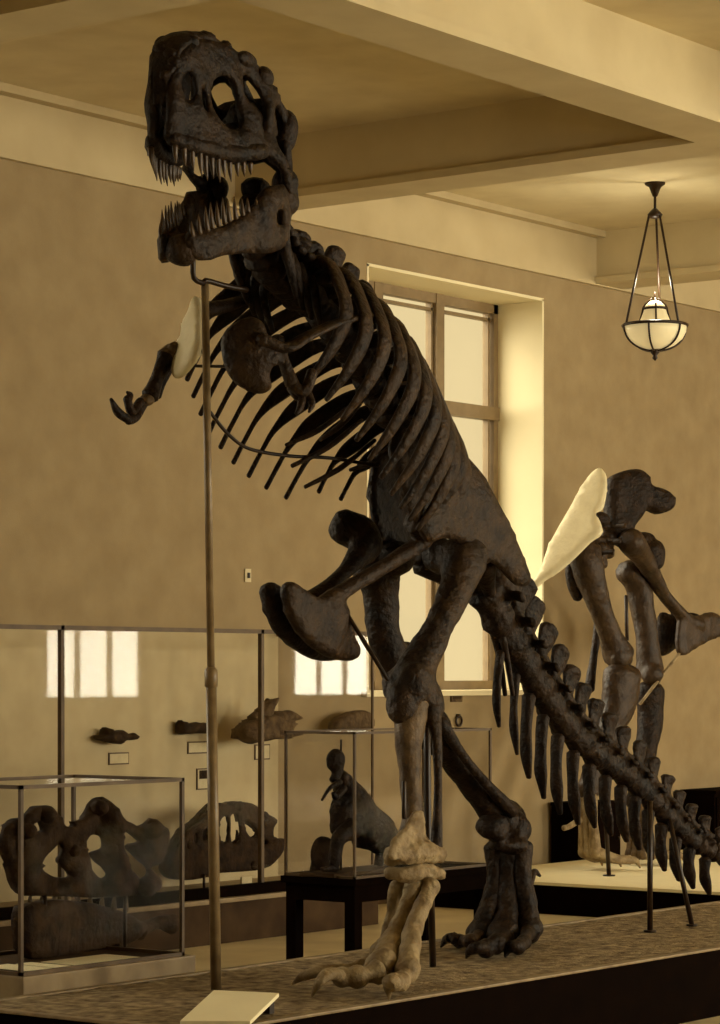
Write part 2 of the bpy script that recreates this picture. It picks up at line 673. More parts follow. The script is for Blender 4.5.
def skull_part():
    m = MB()
    for s in (-1, 1):
        m.plate(SK_OUT, SK_HOLES, lambda u, v, s=s: (u, s * skull_w(u, v), v), .065, .045, 3, .03)
    # roof of the skull
    us = [(-.02, -1), (.15, -1), (.35, -1), (.6, -1), (.85, -1), (1.1, -1), (1.28, -1), (1.30, 0), (1.28, 1), (1.1, 1), (.85, 1), (.6, 1), (.35, 1), (.15, 1), (-.02, 1), (.02, 0)]
    hol = [[(.05, -.75), (.22, -.8), (.24, -.3), (.08, -.25)], [(.05, .75), (.08, .25), (.24, .3), (.22, .8)]]
    m.plate([(u, t * .3) for u, t in us], [[(u, t * .3) for u, t in h] for h in hol],
            lambda u, t: (u, t / .3 * skull_w(u, sk_top(u)), sk_top(u) + .05 * (1 - (t / .3) ** 2)), .06, .05, 3, .035)
    # brow bosses, cheek and jaw-joint knobs
    for s in (-1, 1):
        m.blob((.5, s * .18, .60), (.13, .06, .06), jit=.4)
        m.blob((.28, s * .21, .53), (.10, .06, .07), jit=.4)
        m.blob((.02, s * .23, -.10), (.08, .07, .09), jit=.3)
        m.blob((.0, s * .23, .24), (.09, .08, .12), jit=.4)
        m.tube([(.45, s * .28, .04), (.75, s * .19, -.02), (1.05, s * .145, -.03), (1.26, s * .06, .0)], [.05, .055, .05, .045], 10, 4, jit=.3)
    # back of the head, braincase and palate bars
    m.plate([(-.28, .24), (-.22, .42), (0, .46), (.22, .42), (.28, .24), (.25, .12), (.1, .05), (-.1, .05), (-.25, .12)],
            [[(-.2, .22), (-.16, .34), (-.08, .3), (-.1, .18)], [(.2, .22), (.1, .18), (.08, .3), (.16, .34)]],
            lambda a, b: (.03 + .1 * abs(a), a, b), .07, .05, 3, .03)
    m.blob((.12, 0, .28), (.2, .13, .15), jit=.4)
    m.tube([(.1, 0, .25), (.45, 0, .15), (.9, 0, .08), (1.2, 0, .04)], [.08, .06, .05, .05], 10, 4, jit=.3)
    for s in (-1, 1):
        m.tube([(.08, s * .24, .0), (.3, s * .15, .12), (.6, s * .1, .06), (.95, s * .1, .02)], [.05, .06, .05, .04], 10, 4, jit=.3)
    for k in range(26):          # the rugged snout
        u = random.uniform(.55, 1.27)
        t = random.uniform(-1, 1)
        z = sk_top(u)
        m.blob((u, t * skull_w(u, z), z + .03 * (1 - t * t)), random.uniform(.03, .055), jit=.5, sub=2)
    m.xform(HM)
    return m


SKULL = skull_part().build('skull', M_BONE, REX)
jm = MB()
for s in (-1, 1):
    jm.plate(JAW_OUT, [[(.22, -.04), (.32, -.02), (.34, -.09), (.24, -.11)]],
             lambda u, v, s=s: (u, s * max(.045, skull_w(min(max(u * 1.04, 0), 1.29), 0) * .93), v), .075, .045, 3, .03)
    jm.blob((0, s * .23, -.02), (.09, .07, .08), jit=.3)
jm.blob((1.13, 0, -.06), (.09, .09, .09), jit=.3)
jm.xform(JM)
JAW = jm.build('lower_jaw', M_BONE_BROWN, REX)


def tooth(M, p, d, ln, r, parent):
    m = MB()
    p, d = V(p), V(d).normalized()
    b = V((-1, 0, 0))
    m.tube([p, p + d * ln * .5 + b * ln * .03, p + d * ln + b * ln * .16], [(r * .8, r), (r * .62, r * .8), (r * .1, r * .12)], 8, 4, V((1, 0, 0)))
    m.xform(M)
    m.build('tooth', M_TOOTH, parent)


for s in (-1, 1):
    for k in range(12):
        u = 1.25 - k * .064
        tooth(HM, (u, s * skull_w(u, 0) * .96, -.05), (0, 0, -1), [.10, .11, .13, .16, .17, .15, .16, .13, .14, .10, .09, .07][k], .022, SKULL)
    for k in range(11):
        u = 1.15 - k * .066
        tooth(JM, (u, s * max(.045, skull_w(u * 1.04, 0) * .93), .01), (0, 0, 1), [.08, .10, .13, .14, .13, .14, .12, .12, .10, .09, .07][k], .02, JAW)

# --- neck and back
NECK = [PY(288, 283, YM), PY(268, 264, YM - .02), PY(257, 242, YM - .03), PY(254, 214, YM - .03), PY(256, 182, YM - .02)]
npth = path(NECK, 8)
for i, (c, T) in enumerate(npth[:-1]):
    N = V((1, 0, .5)) - T * V((1, 0, .5)).dot(T)
    vertebra(c, T, N, .125 - .006 * i, .14, .08, .13, .0).build('neck_vertebra', M_BONE, REX, remesh=.016, disp=.02, dscale=.08)
    if i < 6:
        for s in (-1, 1):
            a = c + V((0, s * .13, 0)) + N * .05
            MB().tube([a, a + V((-.02, s * .06, -.10)), a + V((.06, s * .05, -.30))], [.04, .034, .014], 8, 4, jit=.15).build('neck_rib', M_BONE, REX)
BACK = [PY(288, 283, YM), PY(315, 306, YM), PY(345, 343, YM), PY(372, 384, YM), PY(400, 425, YM), PY(432, 462, YM)]
bpth = path(BACK, 13)
for i, (c, T) in enumerate(bpth):
    N = V((-T.z, 0, T.x))
    if N.z < 0:
        N = -N
    vertebra(c, T, N, .11, (.29 if i > 1 else .2) if i < 9 else .18, .085, .13 if i < 8 else .05, .08).build('back_vertebra', M_BONE if i < 8 else M_BONE_BROWN, REX, remesh=.017, disp=.02, dscale=.08)
SAC = [PY(432, 462, YM), PY(470, 520, YM), PY(500, 578, YM)]
spth = path(SAC, 6)
for i, (c, T) in enumerate(spth[1:]):
    N = V((-T.z, 0, T.x))
    N = N if N.z > 0 else -N
    vertebra(c, T, N, .12, .1, .10, 0, .05, False).build('hip_vertebra', M_BONE_BROWN, REX, remesh=.018, disp=.015)

# --- ribs
for i in range(12):
    c, T = bpth[i]
    N = V((-T.z, 0, T.x))
    N = N if N.z > 0 else -N
    f = i / 11
    W = .30 + .30 * math.sin(math.pi * min(1, (f * .72 + .2)))
    D = (.72 + .36 * math.sin(math.pi * min(1, f * .8 + .12)))
    if i > 9:
        D *= .8
    for s in (-1, 1):
        vd = V((-.70 - .08 * f, 0, -.70 + .08 * f)).normalized() if s > 0 else V((-.42, 0, -.91)).normalized()
        if s < 0:
            D *= .80
        L = V((0, s, 0))
        p = [c + N * .10 + L * .06, c + N * .10 + L * W * .55, c + L * W * .92 + vd * D * .16, c + L * W * (1.08 if s < 0 else 1.0) + vd * D * .42,
             c + L * W * (1.0 if s < 0 else .93) + vd * D * .72, c + L * W * (.80 if s < 0 else .84) + vd * D]
        th = 1.3 if s < 0 else .54
        tu = max(th, 1.0)
        MB().tube(p, [(.03 * tu, .035 * tu), (.05 * tu, .03 * tu), (.055 * tu, .022 * tu), (.046 * th, .02 * th), (.034 * th, .018 * th), (.016, .014)], 8, 6, V((0, s, 0)), .1) \
            .build('rib', M_BONE_BROWN if s < 0 else M_BONE, REX)
# belly ribs and the iron band that ties the rib ends
for a, b in (((286, 445), (352, 405)), ((292, 466), (362, 420)), ((305, 487), (375, 440)), ((350, 470), (392, 445)), ((320, 440), (366, 396))):
    A, B = PY(a[0], a[1], 10.0), PY(b[0], b[1], 9.75)
    MB().tube([A, (A + B) / 2 + V((0, 0, -.03)), B], [.013, .018, .013], 8, 4, jit=.2).build('belly_rib', M_BONE_BROWN, REX)
MB().tube([PY(210, 412, 10.1), PY(228, 434, 10.1), PY(250, 449, 10.08), PY(290, 456, 10.0), PY(330, 458, 9.9), PY(378, 466, 9.8)], .011, 8, 6).build('iron_band', M_IRON, REX)
MB().tube([PY(196, 366, 10.05), PY(260, 367, 9.6)], .009, 8, 4).build('iron_rod', M_IRON, REX)

# --- shoulders and arms
cn = V((-.75, -.62, .1)).normalized()
c0 = PY(247, 352, 9.58)
CORA = [(222, 345), (228, 330), (240, 322), (252, 318), (263, 325), (268, 338), (280, 350), (282, 362), (272, 366), (268, 374), (270, 384), (262, 390),
        (250, 389), (236, 382), (226, 368)]
MB().plate(CORA, [], lambda u, v: PP(u, v, c0, cn) + cn * .06 * (1 - ((u - 248) ** 2 + (v - 352) ** 2) / 900), .07, 5, 3, .015).build('coracoid', M_BONE_BROWN, REX)
MB().tube([PY(258, 342, 9.52), PY(285, 348, 9.42), PY(310, 335, 9.36), PY(340, 322, 9.36), PY(372, 315, 9.42)],
          [(.05, .1), (.03, .075), (.025, .055), (.025, .06), (.025, .085)], 10, 5, V((0, 1, 0)), .1).build('shoulder_blade', M_BONE_BROWN, REX)
MB().tube([PY(276, 340, 9.5), PY(284, 362, 9.45), PY(292, 384, 9.42)], [(.05, .05), (.032, .035), (.045, .045)], 10, 5, jit=.2).build('upper_arm_bone', M_BONE_BROWN, REX)
fa = MB().tube([PY(292, 384, 9.42), PY(304, 392, 9.36), PY(312, 372, 9.34)], [.04, .03, .035], 10, 4, jit=.2) \
    .tube([PY(290, 388, 9.46), PY(300, 398, 9.4), PY(310, 380, 9.38)], [.025, .02, .02], 8, 4, jit=.2).build('forearm_bone', M_BONE_BROWN, REX)
MB().tube([PY(303, 396, 9.38), PY(300, 408, 9.36), PY(296, 414, 9.35)], [.025, .02, .008], 8, 4).tube([PY(308, 394, 9.36), PY(312, 404, 9.33), PY(309, 412, 9.33)], [.025, .02, .008], 8, 4).build('hand', M_BONE_BROWN, REX)
# right side, coracoid coloured white for the window light on it
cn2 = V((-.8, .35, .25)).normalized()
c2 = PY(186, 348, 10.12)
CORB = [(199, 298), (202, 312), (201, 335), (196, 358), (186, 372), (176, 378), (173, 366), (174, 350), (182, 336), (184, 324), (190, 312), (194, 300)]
MB().plate(CORB, [], lambda u, v: PP(u, v, c2, cn2), .06, 4, 3, .01).build('coracoid', M_BONE_LIT, REX)
MB().tube([PY(199, 312, 10.1), PY(225, 306, 10.1), PY(255, 298, 10.15), PY(300, 290, 10.25)], [(.05, .06), (.04, .07), (.03, .06), (.03, .05)], 10, 5, V((0, 1, 0)), .1).build('shoulder_blade', M_BONE, REX)
MB().tube([PY(176, 350, 10.2), PY(170, 352, 10.25), PY(166, 357, 10.25)], [.05, .045, .06], 10, 4, jit=.2).build('upper_arm_bone', M_BONE_MID, REX)
MB().tube([PY(166, 357, 10.25), PY(160, 370, 10.25), PY(154, 388, 10.25), PY(150, 396, 10.25)], [.055, .04, .042, .05], 10, 5, jit=.2) \
    .tube([PY(170, 366, 10.28), PY(162, 382, 10.28), PY(156, 396, 10.28)], [.03, .024, .03], 8, 4, jit=.2).build('forearm_bone', M_BONE, REX)
HND = MB().blob(PY(147, 400, 10.25), (.05, .05, .04), jit=.3).build('hand', M_BONE_MID, REX)
for f, (a, b, c) in enumerate((((143, 404), (136, 417), (128, 421)), ((141, 402), (132, 412), (127, 398)))):
    MB().tube([PY(*a, 10.25), PY(*b, 10.22), PY(*c, 10.2)], [.03, .026, .024], 8, 4, jit=.15).build('finger', M_BONE, HND)
MB().tube([PY(129, 420, 10.2), PY(118, 412, 10.2), PY(111, 399, 10.2)], [.028, .026, .01], 8, 4, jit=.15).build('claw', M_BONE, HND)
MB().tube([PY(128, 400, 10.2), PY(130, 395, 10.2), PY(127, 392, 10.2)], [.026, .02, .008], 8, 4, jit=.15).build('claw', M_BONE, HND)

# --- hips
IL = [(396, 452), (405, 432), (424, 418), (441, 410), (452, 424), (470, 456), (492, 498), (512, 540), (529, 574), (528, 584), (518, 585), (504, 572),
      (490, 562), (480, 566), (468, 552), (455, 542), (438, 538), (425, 542), (416, 530), (406, 508), (398, 480)]


def ilium(y, s):
    def f(u, v):
        if s > 0 and u < 480:
            u = 480 + (u - 480) * .42
        p = PY(u, v, 9.5)
        k = (v - 410) / 175
        return V((p.x, y + s * (.10 * math.sin(math.pi * k) - .12 * (1 - k)), p.z))
    return MB().plate(IL, [], f, .07, 7, 3, .02)


ilium(9.52, -1).build('hip_bone', M_BONE_BROWN, REX)
ilium(10.05, 1).build('hip_bone', M_BONE, REX)


def dy(p, d):
    return V((p.x, p.y + d, p.z))


BOOT = [(283, 590), (291, 582), (301, 588), (312, 596), (326, 597), (338, 596), (346, 606), (350, 628), (358, 648), (354, 660), (338, 660), (318, 651), (300, 636), (289, 615)]
for y, s, mt in ((9.72, -1, M_BONE_BROWN), (9.88, 1, M_BONE)):
    m = MB()
    top = V((PY(424, 520, 9.5).x, YM + s * .30, PY(424, 520, 9.5).z))
    P = [top] + [V((PY(a, b, 9.72).x, y + s * e, PY(a, b, 9.72).z)) for a, b, e in ((405, 540, .14), (375, 568, .05), (345, 590, 0), (325, 604, 0))]
    m.tube(P, [(.1, .1) if s < 0 else (.11, .10), (.06, .07) if s < 0 else (.12, .11), (.048, .055), (.05, .06), (.06, .07)], 12, 6, V((0, 1, 0)), .08)
    m.plate(BOOT, [], lambda u, v, y=y: V((PY(u, v, 9.72).x, y, PY(u, v, 9.72).z)), .10, 6, 3, .015, .5)
    m.build('pubis_bone', mt, REX, remesh=.018, disp=.015)
for s in (-1, 1):
    P = [V((q.x, YM + s * e, q.z)) for q, e in ((PY(484, 562, 9.6), .24), (PY(497, 598, 9.75), .05), (PY(503, 645, 9.83), .03), (PY(509, 695, 9.85), .03))]
    MB().tube(P, [(.07, .09), (.03, .04), (.02, .025), (.014, .016)], 10, 5, V((0, 1, 0)), .1).build('ischium_bone', M_BONE, REX)

# --- left (near) leg
def knee_iron(a, b):
    MB().tube([a, b], .012, 8, 3).build('iron_rod', M_IRON, REX)


HL = PY(462, 562, 9.52)
KL = PY(412, 682, 9.42)
m = long_bone([HL + V((0, .1, .03)), HL, PY(456, 590, 9.46), PY(437, 630, 9.42), PY(420, 662, 9.42), KL],
              [.12, .15, .105, .095, .115, .15], [(HL + V((0, .16, .04)), .115), (HL + V((.06, -.02, .05)), .11)],
              [(KL + V((-.06, -.08, 0)), (.12, .09, .12)), (KL + V((-.02, .09, -.02)), (.12, .09, .12)), (PY(402, 703, 9.4), (.10, .1, .13)), (PY(427, 704, 9.36), (.11, .1, .14))])
m.build('thigh_bone', M_BONE_BROWN, REX, remesh=.02, disp=.025)
TL = PY(412, 704, 9.4)
AL = PY(413, 850, 9.3)
m = long_bone([TL, PY(409, 735, 9.38), PY(410, 775, 9.36), PY(412, 812, 9.33), PY(412, 835, 9.31), AL],
              [(.115, .12), (.09, .105), (.068, .07), (.064, .07), (.085, .08), (.15, .09)],
              [(TL + V((.05, .08, 0)), (.1, .1, .09))], up=FWD)
m.blob(PY(427, 708, 9.38), (.09, .09, .11), jit=.3)
m.build('shin_bone', M_BONE_MID, REX, remesh=.018, disp=.02)
MB().tube([PY(432, 706, 9.3), PY(437, 745, 9.3), PY(438, 800, 9.28), PY(436, 850, 9.26)], [(.06, .05), (.035, .03), (.028, .025), (.045, .04)], 10, 5, jit=.1).build('calf_bone', M_BONE_BROWN, REX)
m = MB()
m.tube([PY(389, 858, 9.3), PY(405, 853, 9.22), PY(425, 852, 9.2), PY(440, 856, 9.22)], [.055, .07, .07, .05], 10, 4, jit=.2)
m.plate([(388, 857), (392, 840), (405, 826), (414, 812), (423, 812), (424, 840), (428, 860), (410, 862)], [], lambda u, v: PY(u, v, 9.2 + .001 * (850 - v)), .05, 6, 3, .01)
m.build('ankle_bone', M_BONE_PALE, REX, remesh=.012, disp=.035, dscale=.07)
m = MB().tube([PY(388, 873, 9.3), PY(405, 875, 9.22), PY(425, 871, 9.2), PY(441, 875, 9.22)], [.04, .05, .05, .035], 10, 4, jit=.2)
m.build('ankle_bone', M_BONE_PALE, REX, remesh=.012, disp=.035, dscale=.07)


def digit(pts, rad, mt, parent, claw):
    a = pts
    m = MB()
    for i in range(len(a) - 1):
        r0, r1 = rad[i], rad[i + 1]
        mid = a[i].lerp(a[i + 1], .5)
        m.tube([a[i].lerp(a[i + 1], .04), mid, a[i].lerp(a[i + 1], .96)], [r0, min(r0, r1) * .75, r1], 10, 4, jit=.1)
        m.blob(a[i + 1], r1 * 1.05, jit=.15)
    o = m.build('toe', mt, parent, remesh=.011, disp=.008)
    MB().tube(claw, [(.042, .05), (.036, .045), (.025, .03), (.006, .006)], 10, 5, V((0, 1, 0))).build('claw', mt, o)
    return o


def mt_bone(pts, rad, mt):
    e = [(pts[-1], rad[-1] * 1.15)]
    long_bone(pts, rad, [], e).build('foot_bone', mt, REX, remesh=.013, disp=.025, dscale=.09)


# positions on the sand are found from the ground plane, the ones higher up from the leg's own plane
mt_bone([PY(398, 884, 9.34), PY(393, 912, 9.40), PY(386, 940, 9.45), PZ(380, 952, .64)], [.05, .04, .042, .055], M_BONE_PALE)
mt_bone([PY(415, 884, 9.24), PY(405, 912, 9.24), PY(394, 935, 9.22), PZ(382, 965, .60)], [.06, .05, .06, .085], M_BONE_PALE)
mt_bone([PY(431, 884, 9.16), PY(423, 905, 9.14), PY(413, 930, 9.10), PZ(408, 970, .58)], [.055, .052, .055, .07], M_BONE_PALE)
b0 = PZ(380, 954, .62)
digit([b0, PZ(360, 966, .57), PZ(340, 971, .55)], [.05, .042, .04], M_BONE_PALE, REX, [PZ(340, 971, .55), PZ(322, 971, .56), PZ(304, 976, .53), PZ(292, 984, .465)])
b1 = PZ(378, 972, .57)
digit([b1, PZ(357, 977, .55), PZ(342, 977, .55)], [.08, .065, .06], M_BONE_PALE, REX, [PZ(342, 977, .55), PZ(329, 974, .58), PZ(319, 983, .54), PZ(312, 996, .46)])
b2 = PZ(408, 974, .56)
digit([b2, PZ(400, 981, .54), PZ(394, 983, .55)], [.065, .055, .055], M_BONE_PALE, REX, [PZ(394, 983, .55), PZ(390, 981, .57), PZ(388, 987, .53), PZ(389, 999, .46)])

# --- right (far) leg, set back
HR = mir(HL)
KR = PY(424, 706, 10.2)
m = long_bone([HR + V((0, -.1, .03)), HR, PY(381, 590, 10.18), PY(383, 630, 10.2), PY(398, 668, 10.2), KR],
              [.12, .16, .12, .11, .12, .14], [(HR + V((0, -.16, .04)), .115), (PY(404, 668, 10.2), (.17, .13, .17))],
              [(KR + V((-.06, -.08, 0)), (.12, .09, .12)), (KR + V((-.06, .09, -.02)), (.12, .09, .12))])
m.build('thigh_bone', M_BONE, REX, remesh=.02, disp=.025)
TR = PY(428, 726, 10.2)
AR = PY(506, 822, 10.18)
m = long_bone([TR, PY(447, 750, 10.2), PY(468, 780, 10.2), PY(488, 804, 10.18), AR],
              [(.15, .14), (.10, .10), (.085, .085), (.10, .10), (.14, .12)], [(TR, (.13, .15, .12))],
              [(AR + V((-.08, -.05, 0)), .11), (AR + V((.06, .03, .03)), .12)])
m.build('shin_bone', M_BONE, REX, remesh=.02, disp=.025)
MB().tube([PY(440, 722, 10.05), PY(470, 765, 10.05), PY(512, 812, 10.05)], [(.05, .05), (.03, .03), (.05, .05)], 10, 5, jit=.1).build('calf_bone', M_BONE, REX)
m = MB().blob(PY(496, 826, 10.1), (.12, .12, .10), jit=.4).blob(PY(515, 829, 10.1), (.12, .11, .11), jit=.4).blob(PY(506, 845, 10.1), (.16, .13, .06), jit=.4)
m.build('ankle_bone', M_BONE, REX, remesh=.016, disp=.02)
mt_bone([PY(496, 846, 10.2), PY(495, 880, 10.2), PY(488, 910, 10.18), PY(481, 934, 10.16)], [.08, .065, .07, .09], M_BONE)
mt_bone([PY(509, 846, 10.12), PY(508, 880, 10.12), PY(506, 912, 10.08), PY(503, 936, 10.0)], [.09, .075, .08, .095], M_BONE)
mt_bone([PY(521, 846, 10.05), PY(523, 880, 10.02), PY(528, 910, 9.98), PY(529, 930, 9.94)], [.08, .065, .075, .085], M_BONE)
q = PY(481, 936, 10.16)
digit([q, PZ(470, 941, .52), PZ(459, 941, .51)], [.06, .05, .05], M_BONE_BROWN, REX, [PZ(459, 941, .51), PZ(452, 938, .53), PZ(446, 940, .50), PZ(441, 947, .46)])
q = PY(503, 938, 9.98)
digit([q, PZ(496, 944, .54), PZ(486, 948, .52)], [.08, .065, .06], M_BONE, REX, [PZ(486, 948, .52), PZ(478, 947, .54), PZ(470, 951, .51), PZ(466, 958, .46)])
q = PY(528, 932, 9.92)
digit([q, PZ(524, 942, .53), PZ(518, 947, .52)], [.06, .05, .05], M_BONE, REX, [PZ(518, 947, .52), PZ(513, 946, .53), PZ(508, 950, .50), PZ(505, 957, .46)])
MB().tube([PY(529, 885, 10.2), PY(534, 872, 10.22), PY(540, 876, 10.22)], [.03, .025, .01], 8, 4).build('claw', M_BONE, REX)

# irons that carry the legs and hips
MB().tube([PY(342, 606, 9.72), PY(388, 680, 9.45)], .013, 8, 3).build('iron_rod', M_IRON, REX)
MB().tube([PY(427, 725, 9.45), PY(428, 830, 9.42), PY(431, 900, 9.42), PZ(433, 966, PZ1)], .022, 8, 3).build('iron_rod', M_IRON, REX)
MB().tube([PY(404, 782, 9.25), PY(404, 818, 9.24)], .014, 8, 3).build('iron_rod', M_IRON, REX)

# --- tail
TAIL = [PY(492, 606, YM), PY(508, 638, YM), PY(522, 660, YM), PY(536, 683, YM), PY(551, 706, YM), PY(567, 727, YM), PY(586, 746, YM), PY(606, 762, YM),
        PY(630, 779, YM), PY(652, 800, YM), PY(674, 824, YM), PY(700, 845, YM), PY(735, 862, YM - .05), PY(770, 872, YM - .1)]
tp = path(TAIL, 20)
for i, (c, T) in enumerate(tp):
    N = V((-T.z, 0, T.x))
    N = N if N.x > 0 else -N
    f = i / 19
    s = .125 * (1 - f) + .065 * f
    vertebra(c, T, N, s, .22 * (1 - f) + .08, .105 * (1 - .4 * f), .10 * (1 - f) + .02, -.04, True, .05).build('tail_vertebra', M_BONE, REX, remesh=.016 if i < 12 else .013, disp=.02, dscale=.08)
    if 0 < i < 16:
        b = c - N * s * 1.05 + T * s * .6
        ln = (.34 + .10 * math.sin(min(1, i / 7) * math.pi)) * (1 - .72 * max(0, (i - 6) / 12))
        dd = (-N * .75 + T * .55 + V((0, 0, -.5))).normalized()
        th = .7 if i < 3 else 1.0
        MB().tube([b, b + dd * ln * .4 + V((-.02, 0, -.02)), b + dd * ln * .75 + V((-.01, 0, -.05)), b + dd * ln + V((.03, 0, -.10))],
                  [(.045 * th, .05 * th), (.03 * th, .045 * th), (.026 * th, .05 * th), (.014 * th, .02 * th)], 8, 5, V((0, 1, 0)), .12).build('chevron_bone', M_BONE, REX)

# ------------------------------------------------------------------ supports on the big platform
pb, pt = PZ(216, 990, PZ1), PY(205, 284, 9.88)
pm = pb.lerp(pt, (990 - 676) / (990 - 284))
POLE = thing('support_pole', pb, 'tall slim upright pole propping the skull at the front of the big skeleton', 'pole')
MB().tube([pb + V((0, 0, .004)), pm], .031, 16, 2, cap=False).build('lower_tube', M_BRASS, POLE)
MB().tube([pm, pt], .022, 16, 2, cap=False).build('upper_tube', M_BRASS, POLE)
MB().tube([pm - V((0, 0, .05)), pm + V((0, 0, .04))], .038, 16, 2).build('collar', M_BRASS, POLE)
MB().tube([pt + V((0, 0, -.02)), pt + V((0, 0, .02)), PY(226, 286, 9.86), PY(247, 290, 9.84)], .016, 8, 3).tube([PY(205, 284, 9.88), PY(194, 278, 9.86), PY(193, 258, 9.84)], .016, 8, 3).build('bracket', M_IRON, POLE)


def on_tail(px):
    return min((c for c, T in tp), key=lambda c: abs(((c - EYE).dot(RGT) / (c - EYE).dot(FWD)) * FPX + 360 - px))


b = PZ(650, 932, PZ1)
t = on_tail(650)
MB().tube([b, V((b.x, b.y, t.z - .02))], .02, 10, 2, cap=False).tube([b, b + V((0, 0, .015))], .045, 12, 2, cap=False).build('support_rod', M_IRON, origin=b)
tag(bpy.data.objects['support_rod'], 'black upright iron rod holding up the low tail above the sand', 'rod')
b = PZ(692, 926, PZ1 + .008)
t = on_tail(668)
o = MB().tube([b, V((t.x, t.y - .06, t.z - .05))], .018, 10, 2, cap=False).tube([b, b + V((0, 0, .015))], .04, 12, 2, cap=False).build('support_rod', M_IRON, origin=b)
tag(o, 'slanting black iron prop leaning under the tail beside the upright rod', 'rod')

# white sign lying tilted at the platform's front
sg = [PZ(180, 1021, PZ1 + .03), PZ(250, 1021, PZ1 + .03), PZ(279, 993, PZ1 + .10), PZ(214, 990, PZ1 + .10)]
m = MB()
vs = [m.bm.verts.new(p) for p in sg]
f = m.bm.faces.new(vs)
r = bmesh.ops.extrude_face_region(m.bm, geom=[f])
bmesh.ops.translate(m.bm, vec=(0, 0, -.02), verts=[e for e in r['geom'] if isinstance(e, bmesh.types.BMVert)])
SG = thing('sign_board', (sum((p for p in sg), V()) / 4).to_2d().to_3d() + V((0, 0, PZ1)), 'white blank sign board lying tilted on the sand at the foot of the pole', 'sign')
m.build('board', M_WHITE, SG, smooth=False)
sc_ = (sg[2] + sg[3]) / 2
MB().box((sc_.x - .05, sc_.y - .2, PZ1), (sc_.x - .01, sc_.y + .1, PZ1 + .075)).build('prop', M_IRON, SG, smooth=False)


# ------------------------------------------------------------------ the far leg mount
Y2 = 14.4
SK2 = thing('leg_skeleton', (23.0, Y2, P2Z), 'smaller mount of dinosaur hip and hind legs on the white-topped platform beyond the tail', 'skeleton')
p0 = PY(575, 535, Y2)
nn = V((-.86, -.12, .45)).normalized()
ILW = [(600, 469), (606, 476), (606, 492), (603, 506), (598, 514), (602, 532), (590, 542), (576, 556), (560, 570), (545, 580), (530, 592), (527, 590), (540, 572), (548, 550), (560, 526), (574, 502), (588, 478)]
MB().plate(ILW, [], lambda u, v: PP(u, v, p0, nn), .08, 5, 3, .01).build('hip_bone', M_BONE_LIT, SK2)  # hip blade painted white for the window light it catches
ILD = [(606, 486), (612, 476), (624, 471), (638, 470), (647, 477), (650, 486), (660, 489), (670, 494), (674, 503), (668, 511), (656, 514), (646, 510), (640, 518), (632, 530), (640, 545), (625, 548), (612, 540), (606, 520)]
MB().plate(ILD, [], lambda u, v: PP(u, v, PY(630, 505, Y2 - .1), V((-.5, -.85, .1))), .22, 5, 3, .03, .4).build('hip_bone', M_BONE, SK2)
c = PY(598, 519, Y2 - .15)
MB().blob(c, (.12, .1, .09), jit=.3).build('hip_vertebra', M_BONE, SK2)
for k, (px, py) in enumerate(((612, 530), (607, 545), (600, 556))):
    vertebra(PY(px, py, Y2), V((.3, 0, .9)), V((-.9, 0, .3)), .10, .14, .08, .16, 0, False).build('hip_vertebra', M_BONE2, SK2, remesh=.02, disp=.02)
# pubis pair with boots
for dyy, off, mt in ((-.12, (0, 0), M_BONE2), (.12, (0, 0), M_BONE)):
    m = MB()
    P = [PY(630, 540, Y2 + dyy * 2), PY(648, 565, Y2 + dyy * 1.4), PY(664, 595, Y2 + dyy), PY(685, 618, Y2 + dyy), PY(698, 626, Y2 + dyy)]
    m.tube(P, [(.14, .14), (.10, .10), (.065, .075), (.065, .08), (.08, .1)], 12, 5, V((0, 1, 0)), .1)
    m.plate([(681, 612), (695, 616), (712, 612), (721, 620), (722, 634), (710, 640), (695, 648), (682, 656), (677, 648), (678, 630)], [],
            lambda u, v, d=dyy: (lambda p: V((p.x, Y2 + d, p.z)))(PY(u, v, Y2 - .12)), .12, 5, 3, .01)
    m.build('pubis_bone', mt, SK2, remesh=.02, disp=.015)
m = MB().blob(PY(655, 555, Y2 - .2), (.14, .1, .16), jit=.3).blob(PY(645, 545, Y2 - .1), (.14, .1, .14), jit=.3)
m.build('pubis_head', M_BONE, SK2, remesh=.02, disp=.02)
# near (right) and far (left) legs
HA, KA = PY(586, 562, Y2 - .05), PY(619, 656, Y2 - .1)
long_bone([PY(584, 552, Y2), HA, PY(594, 590, Y2 - .08), PY(604, 618, Y2 - .1), PY(613, 642, Y2 - .1), KA], [.15, .17, .14, .11, .13, .17],
          [(HA + V((.05, 0, .1)), .14)], [(KA + V((-.08, -.06, -.02)), (.12, .1, .12)), (KA + V((.1, .02, -.02)), (.12, .1, .12))], V((0, 1, 0))).build('thigh_bone', M_BONE2, SK2, remesh=.022, disp=.025)
HB, KB = PY(636, 580, Y2 + .05), PY(650, 672, Y2)
long_bone([PY(625, 570, Y2 + .1), HB, PY(643, 610, Y2 + .02), PY(647, 640, Y2), KB], [.13, .14, .125, .12, .15],
          [(HB, .14)], [(KB + V((-.06, -.06, -.02)), .12), (KB + V((.08, .02, 0)), .12)], V((0, 1, 0))).build('thigh_bone', M_BONE2, SK2, remesh=.022, disp=.025)
TA, AA = PY(622, 674, Y2 - .15), PY(588, 790, Y2 - .1)
long_bone([TA, PY(618, 705, Y2 - .15), PY(606, 740, Y2 - .12), PY(593, 772, Y2 - .1), AA], [(.24, .18), (.2, .16), (.13, .12), (.11, .1), (.12, .1)], [(TA, (.24, .16, .1))], [(AA, .11)], V((0, 1, 0))).build('shin_bone', M_BONE2, SK2, remesh=.022, disp=.02)
TB, AB = PY(650, 690, Y2), PY(636, 800, Y2 - .1)
